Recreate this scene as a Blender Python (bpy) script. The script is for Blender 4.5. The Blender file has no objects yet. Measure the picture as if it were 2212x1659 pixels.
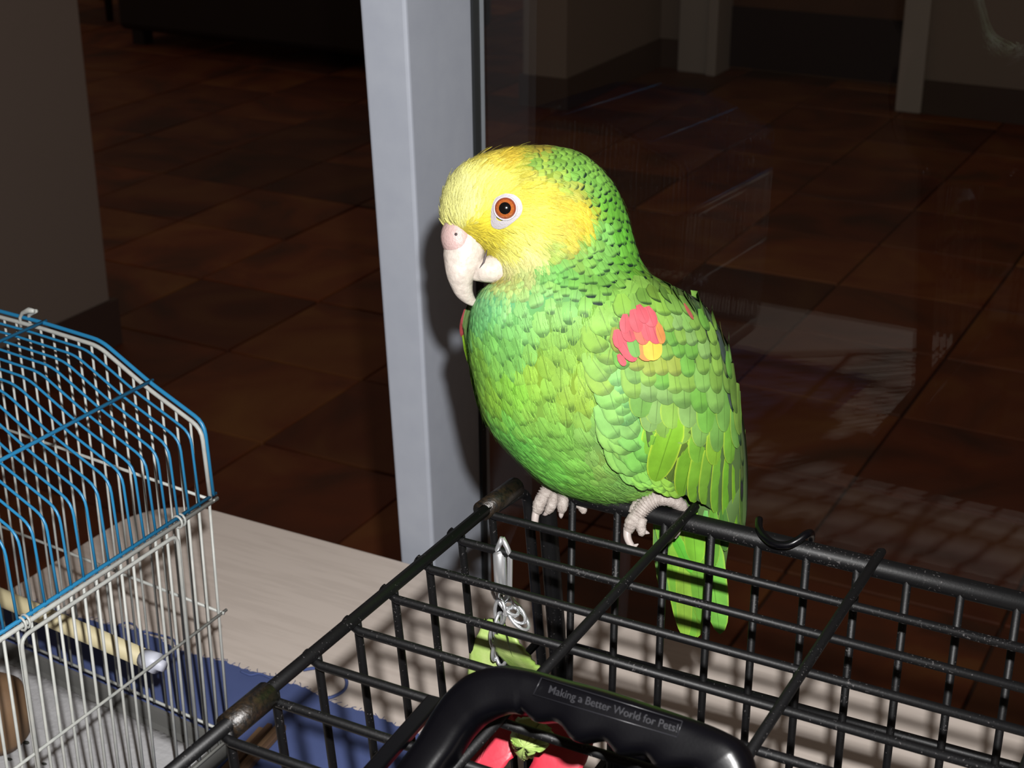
import bpy, bmesh, math, random
from mathutils import Vector, Matrix
from mathutils.bvhtree import BVHTree
random.seed(7)
SC = bpy.context.scene
COL = SC.collection
V = Vector
# ------------------------------------------------------------------ camera
FPX, CX, CY = 3435.0, 1106.0, 829.5
PITCH, YAW = math.radians(23.2), math.radians(28.1)
CAM = V((0, 0, 1.315))
_fh = V((-math.sin(YAW), math.cos(YAW), 0)); Z = V((0, 0, 1))
FWD = _fh * math.cos(PITCH) - Z * math.sin(PITCH)
RIGHT = V((math.cos(YAW), math.sin(YAW), 0))
UP = RIGHT.cross(FWD)
cd = bpy.data.cameras.new('camera'); cam = bpy.data.objects.new('camera', cd); COL.objects.link(cam)
cam.matrix_world = Matrix.Translation(CAM) @ Matrix((RIGHT, UP, -FWD)).transposed().to_4x4()
cd.sensor_width = 36; cd.lens = FPX / 2212 * 36; cd.clip_start = 0.02; cd.clip_end = 60
cd.dof.use_dof = True; cd.dof.focus_distance = 0.70; cd.dof.aperture_fstop = 30
SC.camera = cam
# ------------------------------------------------------------------ light
w = bpy.data.worlds.new('world'); SC.world = w; w.use_nodes = True
w.node_tree.nodes['Background'].inputs[0].default_value = (1.0, 0.70, 0.50, 1)
w.node_tree.nodes['Background'].inputs[1].default_value = 0.095
fl = bpy.data.lights.new('camera_flash', 'AREA'); fl.shape = 'DISK'; fl.size = 0.016
fl.energy = 15; fl.color = (1.0, 0.985, 0.97)
flo = bpy.data.objects.new('camera_flash', fl); COL.objects.link(flo)
FPOS = CAM + RIGHT * 0.024 + UP * 0.060 - FWD * 0.005
flo.matrix_world = Matrix.Translation(FPOS) @ Matrix((RIGHT, UP, -FWD)).transposed().to_4x4()
vs = SC.view_settings
vs.view_transform = 'Standard'; vs.look = 'None'; vs.exposure = 0.0; vs.gamma = 1.0; vs.use_curve_mapping = False

SC.cycles.caustics_reflective = False
# ------------------------------------------------------------------ maths helpers
def ray(x, y): return FWD + RIGHT * ((x - CX) / FPX) - UP * ((y - CY) / FPX)
def pl(x, y, ax, v):
    d = ray(x, y); return CAM + d * ((v - CAM[ax]) / d[ax])
def plp(x, y, p0, n):
    d = ray(x, y); return CAM + d * ((p0 - CAM).dot(n) / d.dot(n))
def proj(p):
    q = p - CAM; z = q.dot(FWD); return CX + FPX * q.dot(RIGHT) / z, CY - FPX * q.dot(UP) / z, z
def lerp(a, b, t): return a + (b - a) * t
def interp(tab, y):
    if y <= tab[0][0]: return tab[0][1]
    for (a, va), (b, vb) in zip(tab, tab[1:]):
        if y <= b: return va + (vb - va) * (y - a) / (b - a)
    return tab[-1][1]
def smooth_tab(tab, y, r=9):
    return sum(interp(tab, y + k) * wgt for k, wgt in ((-r, .25), (0, .5), (r, .25)))
def lin(c):
    c = c / 255.0
    return c / 12.92 if c <= .04045 else ((c + .055) / 1.055) ** 2.4
def L3(rgb, k=1.0): return tuple(min(lin(v) * k, 1.0) for v in rgb)
def LB3(rgb):
    c = L3(rgb, .57 if rgb[1] > rgb[0] * 1.12 else .47); m = (c[0] + c[1] + c[2]) / 3; return tuple(v * .92 + m * .08 for v in c)

# ------------------------------------------------------------------ materials
def mat(name, rgb, rough=.5, metal=0, spec=.5, noise=None, bump=None, coat=0, sss=0, voro=None):
    """rgb is sRGB 0-255 albedo. noise=(scale, other rgb, contrast); bump=(scale, strength)"""
    m = bpy.data.materials.new(name); m.use_nodes = True
    nt = m.node_tree; b = nt.nodes['Principled BSDF']
    b.inputs['Base Color'].default_value = (*L3(rgb), 1)
    b.inputs['Roughness'].default_value = rough; b.inputs['Metallic'].default_value = metal
    b.inputs['Specular IOR Level'].default_value = spec
    b.inputs['Coat Weight'].default_value = coat; b.inputs['Coat Roughness'].default_value = .1
    if sss:
        b.inputs['Subsurface Weight'].default_value = sss; b.inputs['Subsurface Radius'].default_value = (1, .5, .4)
        b.inputs['Subsurface Scale'].default_value = .002
    tc = nt.nodes.new('ShaderNodeTexCoord')
    if noise:
        n = nt.nodes.new('ShaderNodeTexNoise'); n.inputs['Scale'].default_value = noise[0]; n.inputs['Detail'].default_value = 6
        nt.links.new(tc.outputs['Object'], n.inputs['Vector'])
        r = nt.nodes.new('ShaderNodeValToRGB')
        c = noise[2] if len(noise) > 2 else .3
        r.color_ramp.elements[0].position = .5 - c / 2; r.color_ramp.elements[1].position = .5 + c / 2
        r.color_ramp.elements[0].color = (*L3(rgb), 1); r.color_ramp.elements[1].color = (*L3(noise[1]), 1)
        nt.links.new(n.outputs['Fac'], r.inputs[0]); nt.links.new(r.outputs[0], b.inputs['Base Color'])
    if bump:
        n = nt.nodes.new('ShaderNodeTexNoise'); n.inputs['Scale'].default_value = bump[0]; n.inputs['Detail'].default_value = 5
        nt.links.new(tc.outputs['Object'], n.inputs['Vector'])
        bp = nt.nodes.new('ShaderNodeBump'); bp.inputs['Strength'].default_value = bump[1]; bp.inputs['Distance'].default_value = .0006
        nt.links.new(n.outputs['Fac'], bp.inputs['Height']); nt.links.new(bp.outputs[0], b.inputs['Normal'])
    return m

def speckle_black(name, base=(5, 5, 6), rough=.5, amt=.72, bs=.25):
    m = mat(name, base, rough, spec=.22)
    nt = m.node_tree; b = nt.nodes['Principled BSDF']; tc = [n for n in nt.nodes if n.type == 'TEX_COORD'][0]
    n = nt.nodes.new('ShaderNodeTexNoise'); n.inputs['Scale'].default_value = 900; n.inputs['Detail'].default_value = 2
    n2 = nt.nodes.new('ShaderNodeTexNoise'); n2.inputs['Scale'].default_value = 60; n2.inputs['Detail'].default_value = 3
    nt.links.new(tc.outputs['Object'], n.inputs['Vector']); nt.links.new(tc.outputs['Object'], n2.inputs['Vector'])
    mx = nt.nodes.new('ShaderNodeMath'); mx.operation = 'MULTIPLY_ADD'; mx.inputs[1].default_value = .45
    nt.links.new(n2.outputs['Fac'], mx.inputs[0]); nt.links.new(n.outputs['Fac'], mx.inputs[2])
    r = nt.nodes.new('ShaderNodeValToRGB')
    r.color_ramp.elements[0].position = amt + .18; r.color_ramp.elements[1].position = amt + .30
    r.color_ramp.elements[0].color = (*L3(base), 1); r.color_ramp.elements[1].color = (*L3((60, 58, 58)), 1)
    nt.links.new(mx.outputs[0], r.inputs[0]); nt.links.new(r.outputs[0], b.inputs['Base Color'])
    bp = nt.nodes.new('ShaderNodeBump'); bp.inputs['Strength'].default_value = bs; bp.inputs['Distance'].default_value = .0002
    nt.links.new(n.outputs['Fac'], bp.inputs['Height']); nt.links.new(bp.outputs[0], b.inputs['Normal'])
    return m

M_BLACK = speckle_black('black_coated_wire')
M_HANDLE = speckle_black('black_plastic', (3, 3, 5), .30, .90, .08)
M_HANDLE.node_tree.nodes['Principled BSDF'].inputs['Specular IOR Level'].default_value = .22
M_SLEEVE = mat('dark_steel_sleeve', (9, 8, 7), .4, .1, noise=(500, (34, 25, 15), .3), bump=(700, .5))
M_WHITEW = mat('white_coated_wire', (146, 149, 146), .45, noise=(160, (162, 163, 158), .4))
M_BLUEW = mat('blue_coated_wire', (30, 108, 150), .4)
M_WALL = mat('painted_wall', (134, 121, 112), .9, bump=(120, .1))
M_TRIMW = mat('white_trim', (165, 158, 152), .5)
M_SKIRT = mat('dark_skirting', (70, 52, 46), .6)
M_POST = mat('grey_painted_aluminium', (146, 151, 162), .65, noise=(60, (152, 157, 167), .5), bump=(900, .08))
M_GASKET = mat('black_rubber', (12, 16, 18), .6)
M_GROUT = mat('dark_grout', (66, 42, 30), .9)
M_SOFA = mat('dark_leather', (28, 18, 16), .5)
M_DOOR = mat('brown_wood', (96, 60, 40), .6, noise=(6, (80, 48, 32), .5))
M_KICK = mat('dark_metal_plate', (34, 26, 36), .35, .2)
M_PERCH = mat('cream_dowel', (176, 166, 132), .6)
M_CAP = mat('white_plastic', (165, 168, 180), .5)
M_TRAY = mat('grey_plastic', (96, 96, 94), .5)
M_PAPER = mat('white_paper_towel', (168, 168, 170), .9, bump=(260, .8))
M_TAN = mat('tan_wood', (122, 96, 70), .7, noise=(40, (96, 72, 50), .5))
M_IVORY = mat('ivory_beak', (160, 150, 142), .33, noise=(420, (176, 167, 158), .35), bump=(240, 1.3), sss=.12)
M_CERE = mat('pink_cere', (158, 134, 130), .5, bump=(800, .6), sss=.2)
M_SKIN = mat('pale_eye_skin', (152, 147, 151), .6, bump=(1200, .5))
M_FOOT = mat('pale_scaly_skin', (148, 140, 134), .6, noise=(500, (122, 112, 106), .4), bump=(1300, .8))
M_CLAW = mat('claw_horn', (150, 140, 136), .4)
M_IRIS = mat('orange_iris', (150, 84, 38), .12, noise=(1800, (120, 56, 26), .4), coat=1)
M_IRISR = mat('iris_rim', (112, 50, 30), .15, coat=1)
M_PUPIL = mat('black_pupil', (4, 4, 5), .05, coat=1)
M_STEEL = mat('zinc_steel', (205, 207, 210), .34, .85)
M_LEAF = mat('green_chewed_hide', (118, 146, 66), .5, noise=(90, (146, 160, 100), .35), bump=(200, .6))
M_RED = mat('red_hide', (150, 26, 42), .45, noise=(60, (168, 50, 64), .4), bump=(160, .4))
M_DARKIN = mat('dark_mouth', (60, 50, 52), .6)

def table_mat():
    m = mat('pale_woodgrain_laminate', (184, 172, 165), .55)
    nt = m.node_tree; b = nt.nodes['Principled BSDF']; tc = [n for n in nt.nodes if n.type == 'TEX_COORD'][0]
    mp = nt.nodes.new('ShaderNodeMapping'); mp.inputs['Scale'].default_value = (9, 90, 9); mp.inputs['Rotation'].default_value = (0, 0, .15)
    n = nt.nodes.new('ShaderNodeTexNoise'); n.inputs['Scale'].default_value = 2.2; n.inputs['Detail'].default_value = 6
    nt.links.new(tc.outputs['Object'], mp.inputs[0]); nt.links.new(mp.outputs[0], n.inputs['Vector'])
    r = nt.nodes.new('ShaderNodeValToRGB'); r.color_ramp.elements[0].position = .38; r.color_ramp.elements[1].position = .55
    r.color_ramp.elements[0].color = (*L3((192, 181, 172)), 1); r.color_ramp.elements[1].color = (*L3((199, 188, 179)), 1)
    nt.links.new(n.outputs['Fac'], r.inputs[0]); nt.links.new(r.outputs[0], b.inputs['Base Color'])
    return m
M_TABLE = table_mat()

def cloth_mat():
    m = mat('blue_cotton', (62, 76, 122), .95, noise=(30, (70, 84, 132), .4))
    nt = m.node_tree; b = nt.nodes['Principled BSDF']; tc = [n for n in nt.nodes if n.type == 'TEX_COORD'][0]
    n = nt.nodes.new('ShaderNodeTexWave'); n.inputs['Scale'].default_value = 900; n.inputs['Distortion'].default_value = 2
    nt.links.new(tc.outputs['Object'], n.inputs['Vector'])
    bp = nt.nodes.new('ShaderNodeBump'); bp.inputs['Strength'].default_value = .4; bp.inputs['Distance'].default_value = .0003
    nt.links.new(n.outputs['Fac'], bp.inputs['Height']); nt.links.new(bp.outputs[0], b.inputs['Normal'])
    return m
M_CLOTH = cloth_mat()

def tile_mat():
    m = mat('slate_tile', (100, 62, 42), .6)
    nt = m.node_tree; b = nt.nodes['Principled BSDF']
    g = nt.nodes.new('ShaderNodeNewGeometry'); oi = nt.nodes.new('ShaderNodeObjectInfo')
    n = nt.nodes.new('ShaderNodeTexNoise'); n.inputs['Scale'].default_value = 3.3; n.inputs['Detail'].default_value = 7
    n.inputs['Distortion'].default_value = 1.0
    mp = nt.nodes.new('ShaderNodeVectorMath'); mp.operation = 'MULTIPLY_ADD'; mp.inputs[1].default_value = (1, 1, 1)
    cmb = nt.nodes.new('ShaderNodeCombineXYZ'); sc = nt.nodes.new('ShaderNodeMath'); sc.operation = 'MULTIPLY'; sc.inputs[1].default_value = 40
    nt.links.new(oi.outputs['Random'], sc.inputs[0]); nt.links.new(sc.outputs[0], cmb.inputs[2])
    nt.links.new(g.outputs['Position'], mp.inputs[0]); nt.links.new(cmb.outputs[0], mp.inputs[2])
    nt.links.new(mp.outputs[0], n.inputs['Vector'])
    r = nt.nodes.new('ShaderNodeValToRGB'); e = r.color_ramp.elements
    e[0].position = .3; e[0].color = (*L3((72, 42, 28)), 1); e[1].position = .72; e[1].color = (*L3((124, 84, 44)), 1)
    x = e.new(.5); x.color = (*L3((106, 56, 30)), 1)
    nt.links.new(n.outputs['Fac'], r.inputs[0])
    r2 = nt.nodes.new('ShaderNodeValToRGB'); e = r2.color_ramp.elements
    e[0].position = 0; e[0].color = (.5, .42, .4, 1); e[1].position = 1; e[1].color = (1.35, 1.15, .95, 1)
    x = e.new(.35); x.color = (.9, .7, .65, 1); x = e.new(.7); x.color = (1.05, .95, .8, 1)
    nt.links.new(oi.outputs['Random'], r2.inputs[0])
    mx = nt.nodes.new('ShaderNodeMix'); mx.data_type = 'RGBA'; mx.blend_type = 'MULTIPLY'; mx.inputs[0].default_value = 1
    nt.links.new(r.outputs[0], mx.inputs[6]); nt.links.new(r2.outputs[0], mx.inputs[7])
    nt.links.new(mx.outputs[2], b.inputs['Base Color'])
    bp = nt.nodes.new('ShaderNodeBump'); bp.inputs['Strength'].default_value = .3; bp.inputs['Distance'].default_value = .01
    nt.links.new(n.outputs['Fac'], bp.inputs['Height']); nt.links.new(bp.outputs[0], b.inputs['Normal'])
    return m
M_TILE = tile_mat()

def glass_mat():
    m = bpy.data.materials.new('clear_glass'); m.use_nodes = True; nt = m.node_tree; nt.nodes.clear()
    o = nt.nodes.new('ShaderNodeOutputMaterial'); mx = nt.nodes.new('ShaderNodeMixShader'); f = nt.nodes.new('ShaderNodeFresnel')
    f.inputs[0].default_value = 1.5
    fm = nt.nodes.new('ShaderNodeMath'); fm.operation = 'MULTIPLY'; fm.inputs[1].default_value = .45; nt.links.new(f.outputs[0], fm.inputs[0])
    t = nt.nodes.new('ShaderNodeBsdfTransparent'); t.inputs[0].default_value = (.96, .97, .96, 1)
    g = nt.nodes.new('ShaderNodeBsdfGlossy'); g.inputs['Roughness'].default_value = 0.0
    nt.links.new(fm.outputs[0], mx.inputs[0]); nt.links.new(t.outputs[0], mx.inputs[1]); nt.links.new(g.outputs[0], mx.inputs[2])
    nt.links.new(mx.outputs[0], o.inputs[0]); return m
M_GLASS = glass_mat()

def feather_mat(name, barb=26.0, bump=.5, shaft=True):
    m = bpy.data.materials.new(name); m.use_nodes = True; nt = m.node_tree; b = nt.nodes['Principled BSDF']
    b.inputs['Roughness'].default_value = .62; b.inputs['Specular IOR Level'].default_value = .22
    N = nt.nodes.new
    at = N('ShaderNodeAttribute'); at.attribute_name = 'Col'
    uv = N('ShaderNodeUVMap'); uv.uv_map = 'UVMap'; sp = N('ShaderNodeSeparateXYZ'); nt.links.new(uv.outputs[0], sp.inputs[0])
    def math_(op, a, c=None, clamp=False):
        n = N('ShaderNodeMath'); n.operation = op; n.use_clamp = clamp
        for i, q in enumerate((a, c)):
            if q is None: continue
            if isinstance(q, (int, float)): n.inputs[i].default_value = q
            else: nt.links.new(q, n.inputs[i])
        return n.outputs[0]
    u = math_('ABSOLUTE', math_('SUBTRACT', sp.outputs[0], .5))            # 0 centre .5 edge
    v = sp.outputs[1]
    # barbs: stripes in (v*barb - u*k)
    ns = N('ShaderNodeTexNoise'); ns.inputs['Scale'].default_value = 420; ns.inputs['Detail'].default_value = 3
    tc = N('ShaderNodeTexCoord'); nt.links.new(tc.outputs['Object'], ns.inputs['Vector'])
    ph = math_('SUBTRACT', math_('MULTIPLY', v, barb), math_('MULTIPLY', u, barb * .7))
    ph = math_('ADD', ph, math_('MULTIPLY', ns.outputs['Fac'], 3.0))
    st = math_('SINE', math_('MULTIPLY', ph, 6.283))
    stn = math_('MULTIPLY_ADD', st, .5); 
    stn = math_('ADD', math_('MULTIPLY', st, .5), .5)
    # fringe mask near tip / edges
    ed = math_('MAXIMUM', math_('MULTIPLY', math_('SUBTRACT', v, .78), 8.0), math_('MULTIPLY', math_('SUBTRACT', u, .41), 8.0), )
    ed = math_('ADD', ed, math_('MULTIPLY', math_('SUBTRACT', ns.outputs['Fac'], .5), .9), True)
    pale = math_('MULTIPLY', math_('MULTIPLY', math_('SUBTRACT', u, .42), 12.0, True), math_('MULTIPLY', at.outputs['Alpha'], -1.0, True), True)
    ed = math_('MULTIPLY', ed, at.outputs['Alpha'], True)
    dk = N('ShaderNodeMix'); dk.data_type = 'RGBA'; dk.blend_type = 'MIX'
    dk.inputs[7].default_value = (*L3((12, 34, 22)), 1)
    pm = N('ShaderNodeMix'); pm.data_type = 'RGBA'; pm.inputs[7].default_value = (*L3((172, 196, 60), .8), 1)
    nt.links.new(pale, pm.inputs[0]); nt.links.new(at.outputs['Color'], pm.inputs[6])
    nt.links.new(ed, dk.inputs[0]); nt.links.new(pm.outputs[2], dk.inputs[6])
    # barb colour modulation
    val = math_('ADD', math_('MULTIPLY', stn, .11), .93)
    big = N('ShaderNodeTexNoise'); big.inputs['Scale'].default_value = 110; big.inputs['Detail'].default_value = 3
    nt.links.new(tc.outputs['Object'], big.inputs['Vector'])
    val = math_('MULTIPLY', val, math_('ADD', math_('MULTIPLY', big.outputs['Fac'], .8), .60))
    if shaft:
        sh = math_('LESS_THAN', u, .018); val = math_('MULTIPLY', val, math_('SUBTRACT', 1, math_('MULTIPLY', sh, .35)))
    hs = N('ShaderNodeMix'); hs.data_type = 'RGBA'; hs.blend_type = 'MULTIPLY'; hs.inputs[0].default_value = 1
    cb = N('ShaderNodeCombineXYZ')
    for i in range(3): nt.links.new(val, cb.inputs[i])
    nt.links.new(dk.outputs[2], hs.inputs[6]); nt.links.new(cb.outputs[0], hs.inputs[7])
    nt.links.new(hs.outputs[2], b.inputs['Base Color'])
    bp = N('ShaderNodeBump'); bp.inputs['Strength'].default_value = bump; bp.inputs['Distance'].default_value = .00025
    nt.links.new(stn, bp.inputs['Height']); nt.links.new(bp.outputs[0], b.inputs['Normal'])
    return m
M_FE = feather_mat('plumage_small', 26, .12)
M_FB = feather_mat('plumage_flight', 46, .2)
M_FF = feather_mat('plumage_face', 3, .3, False)

# ------------------------------------------------------------------ mesh helpers
class MB:
    def __init__(s): s.v = []; s.f = []; s.uv = []; s.c = []
    def tube(s, pts, r, seg=8, cap=True):
        """sweep; r number or list of radius or (a,b) pairs"""
        n = len(pts); pts = [V(p) for p in pts]
        rs = r if isinstance(r, (list, tuple)) else [r] * n
        t = [(pts[min(i + 1, n - 1)] - pts[max(i - 1, 0)]).normalized() for i in range(n)]
        ref = V((0, 0, 1)) if abs(t[0].z) < .9 else V((1, 0, 0))
        a = t[0].cross(ref).normalized(); base = len(s.v)
        for i in range(n):
            a = (a - t[i] * a.dot(t[i])).normalized(); b = t[i].cross(a)
            q = rs[i]; ra, rb = q if isinstance(q, (list, tuple)) else (q, q)
            for k in range(seg):
                an = 2 * math.pi * k / seg
                s.v.append(pts[i] + a * (ra * math.cos(an)) + b * (rb * math.sin(an)))
        for i in range(n - 1):
            for k in range(seg):
                k2 = (k + 1) % seg; p = base + i * seg; q = p + seg
                s.f.append((p + k, p + k2, q + k2, q + k))
        if cap:
            s.f.append(tuple(base + k for k in range(seg))[::-1]); s.f.append(tuple(base + (n - 1) * seg + k for k in range(seg)))
        return s
    def box(s, lo, hi):
        b = len(s.v)
        for z in (lo[2], hi[2]):
            for x, y in ((lo[0], lo[1]), (hi[0], lo[1]), (hi[0], hi[1]), (lo[0], hi[1])): s.v.append(V((x, y, z)))
        s.f += [(b + 3, b + 2, b + 1, b), (b + 4, b + 5, b + 6, b + 7)] + [(b + i, b + (i + 1) % 4, b + 4 + (i + 1) % 4, b + 4 + i) for i in range(4)]
        return s
    def prism(s, loop, off):
        """closed polygon extruded by vector off"""
        b = len(s.v); n = len(loop); s.v += [V(p) for p in loop] + [V(p) + off for p in loop]
        s.f.append(tuple(range(b + n - 1, b - 1, -1))); s.f.append(tuple(range(b + n, b + 2 * n)))
        s.f += [(b + i, b + (i + 1) % n, b + n + (i + 1) % n, b + n + i) for i in range(n)]
        return s
    def grid(s, rows, closed=False):
        b = len(s.v); n = len(rows[0])
        for r in rows: s.v += [V(p) for p in r]
        for i in range(len(rows) - 1):
            for k in range(n if closed else n - 1):
                k2 = (k + 1) % n; s.f.append((b + i * n + k, b + i * n + k2, b + (i + 1) * n + k2, b + (i + 1) * n + k))
        return s
    def build(s, name, m, parent=None, smooth=True, bevel=0, subsurf=0, recalc=True):
        me = bpy.data.meshes.new(name)
        org = V((0, 0, 0))
        me.from_pydata([tuple(p) for p in s.v], [], s.f)
        if recalc:
            bm = bmesh.new(); bm.from_mesh(me); bmesh.ops.recalc_face_normals(bm, faces=bm.faces); bm.to_mesh(me); bm.free()
        if smooth: me.polygons.foreach_set('use_smooth', [True] * len(me.polygons))
        me.materials.append(m)
        if s.uv:
            ul = me.uv_layers.new(name='UVMap'); ca = me.color_attributes.new('Col', 'FLOAT_COLOR', 'POINT')
            ls = [0.0] * (2 * len(me.loops))
            for l in me.loops: ls[2 * l.index], ls[2 * l.index + 1] = s.uv[l.vertex_index]
            ul.data.foreach_set('uv', ls)
            cc = []
            for c in s.c: cc += list(c)
            ca.data.foreach_set('color', cc)
        o = bpy.data.objects.new(name, me); COL.objects.link(o)
        if parent: o.parent = parent; o.matrix_parent_inverse = Matrix()
        if parent:
            # objects are authored in world space: undo the parents' offsets
            off = V((0, 0, 0)); p = parent
            while p: off += p.location; p = p.parent
            o.location = -off
        if bevel:
            md = o.modifiers.new('bevel', 'BEVEL'); md.width = bevel; md.segments = 3; md.limit_method = 'ANGLE'
        if subsurf:
            md = o.modifiers.new('sub', 'SUBSURF'); md.levels = subsurf; md.render_levels = subsurf
        return o
def empty(name, loc, label=None, cat=None, group=None):
    o = bpy.data.objects.new(name, None); COL.objects.link(o); o.location = loc; o.empty_display_size = .05
    tag(o, label, cat, group); return o
def tag(o, label=None, cat=None, group=None, kind=None):
    for k, v in (('label', label), ('category', cat), ('group', group), ('kind', kind)):
        if v: o[k] = v
    return o
def struct(o): o['kind'] = 'structure'; return o
def arc(p, c, q, n=6):
    """rounded corner: quadratic curve"""
    return [p * (1 - t) ** 2 + c * (2 * t * (1 - t)) + q * t * t for t in [i / n for i in range(n + 1)]]
def rounded(pts, r, n=5):
    pts = [V(p) for p in pts]; out = [pts[0]]
    for a, b, c in zip(pts, pts[1:], pts[2:]):
        d1 = (a - b); d2 = (c - b); k = min(r, d1.length * .45, d2.length * .45)
        out += arc(b + d1.normalized() * k, b, b + d2.normalized() * k, n)
    return out + [pts[-1]]
def catmull(pts, n=6):
    P = [list(p) for p in pts]; P = [P[0]] + P + [P[-1]]; out = []
    for i in range(1, len(P) - 2):
        for k in range(n):
            t = k / n
            out.append([.5 * (2 * b + (c - a) * t + (2 * a - 5 * b + 4 * c - d) * t * t + (3 * b - a - 3 * c + d) * t ** 3)
                        for a, b, c, d in zip(P[i - 1], P[i], P[i + 1], P[i + 2])])
    out.append(P[-2]); return out

TZ = 0.74            # table top
# ================================================================== SETTING
floor = struct(MB().box((-9, -1.5, -.06), (4, 10, -.012)).build('floor', M_GROUT, smooth=False))
tw = .352; gap = .0055
tm = MB().box((gap / 2, gap / 2, -.012), (tw - gap / 2, tw - gap / 2, 0)).build('tile', M_TILE, floor, smooth=False, bevel=.003)
tx0, ty0 = -1.032, 2.93
cells = []
for i in range(-22, 8):
    for j in range(-6, 18):
        x, y = tx0 + i * tw, ty0 + j * tw
        c = V((x + tw / 2, y + tw / 2, 0)); px, py, z = proj(c)
        if -350 < px < 2800 and -110 < py < 2000 and z > .5: cells.append((z, i, j))
        elif -7 < x < 1.9 and -1.3 < y < 7 and not (x < -2.5 and y < 2.4): cells.append((100 + z, i, j))
cells.sort()
first = True; far = MB()
for k, (z, i, j) in enumerate(cells):
    x, y = tx0 + i * tw, ty0 + j * tw
    if k < 296:
        o = tm if first else tm.copy()
        if not first: COL.objects.link(o)
        first = False; o.location = (x, y, random.uniform(-.0015, .0015))
        o.rotation_euler = (random.uniform(-.002, .002), random.uniform(-.002, .002), 0)
    else:
        far.box((x + gap / 2, y + gap / 2, -.012), (x + tw - gap / 2, y + tw - gap / 2, 0))
print('tiles', len(cells))
if far.v: tag(far.build('far_tiles', M_TILE, floor, smooth=False), kind='stuff')

BH = .105
wl = struct(MB().box((-2.75, -1.5, 0), (-2.335, 2.49, 2.6)).build('wall_left', M_WALL, smooth=False, bevel=.004))
struct(MB().box((-2.76, -1.5, 0), (-2.322, 2.503, BH)).build('baseboard_left', M_SKIRT, smooth=False))
struct(MB().box((-2.60, 4.95, 0), (-2.43, 5.80, 2.6)).build('wall_right', M_WALL, smooth=False, bevel=.004))
struct(MB().box((-2.61, 4.937, 0), (-2.418, 5.78, .11)).build('baseboard_right', M_SKIRT, smooth=False))
struct(MB().box((-2.60, 5.78, 0), (-2.28, 5.95, 2.6)).build('wall_inner', M_WALL, smooth=False))
struct(MB().box((-2.418, 5.765, 0), (-2.31, 5.79, .11)).build('baseboard_inner', M_SKIRT, smooth=False))
struct(MB().box((-1.38, 5.50, 0), (2.2, 5.75, 2.6)).build('wall_back', M_WALL, smooth=False))
struct(MB().box((-1.315, 5.485, 0), (2.2, 5.51, .115)).build('baseboard_back', M_SKIRT, smooth=False))
tj = struct(MB().box((-2.33, 5.72, 0), (-2.19, 5.80, 2.1)).build('trim_1', M_TRIMW, smooth=False, bevel=.006))
struct(MB().box((-2.205, 5.70, 0), (-2.165, 5.86, 2.1)).build('trim_2', M_TRIMW, smooth=False, bevel=.004))
struct(MB().box((-1.405, 5.47, 0), (-1.315, 5.56, 2.1)).build('trim_3', M_TRIMW, smooth=False, bevel=.006))
door = struct(MB().box((-2.2, 5.86, .01), (-1.35, 5.90, 2.08)).build('door_1', M_DOOR, smooth=False, bevel=.004))
MB().box((-2.165, 5.848, .012), (-1.38, 5.86, .245)).build('kick_plate', M_KICK, door, smooth=False, bevel=.002)
MB().tube([V((-1.47, 5.86, 1.0)), V((-1.47, 5.82, 1.0)), V((-1.57, 5.82, 1.0))], .009).build('door_handle', M_STEEL, door)
struct(MB().box((-9, 8.6, 0), (-2.2, 8.8, 2.6)).build('wall_far', M_WALL, smooth=False))

# sofa far behind, dark
sx0, sy0 = -4.60, 5.12
sofa = empty('sofa', (sx0 + .6, sy0 + .4, 0), 'dark sofa standing on the tiles in the unlit back of the hall', 'sofa')
MB().box((sx0, sy0, .06), (sx0 + 1.35, sy0 + .8, .40)).build('seat_base', M_SOFA, sofa, smooth=False, bevel=.03)
MB().box((sx0 + .16, sy0 - .02, .40), (sx0 + 1.19, sy0 + .6, .52)).build('seat_cushion', M_SOFA, sofa, smooth=False, bevel=.05)
MB().box((sx0, sy0 + .6, .36), (sx0 + 1.35, sy0 + .85, .86)).build('backrest', M_SOFA, sofa, smooth=False, bevel=.05)
for dx in (0, 1.19): MB().box((sx0 + dx, sy0, .36), (sx0 + dx + .16, sy0 + .7, .62)).build('armrest', M_SOFA, sofa, smooth=False, bevel=.05)
for dx, dy in ((.05, .03), (1.24, .03), (.05, .72), (1.24, .72)):
    MB().box((sx0 + dx, sy0 + dy, 0), (sx0 + dx + .06, sy0 + dy + .06, .062)).build('foot', M_SOFA, sofa, smooth=False)
lt = pl(238, 45, 2, 0)
st = empty('side_table', (lt.x, lt.y, 0), 'dark side table left of the sofa, one tapered leg in view', 'table')
for dx, dy in ((0, 0), (-.42, 0), (0, .42), (-.42, .42)):
    MB().tube([V((lt.x + dx, lt.y + dy, 0)), V((lt.x + dx, lt.y + dy, .5))], [.016, .026]).build('leg', M_SOFA, st)
MB().box((lt.x - .47, lt.y - .05, .5), (lt.x + .05, lt.y + .47, .53)).build('tabletop', M_SOFA, st, smooth=False, bevel=.005)

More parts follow.
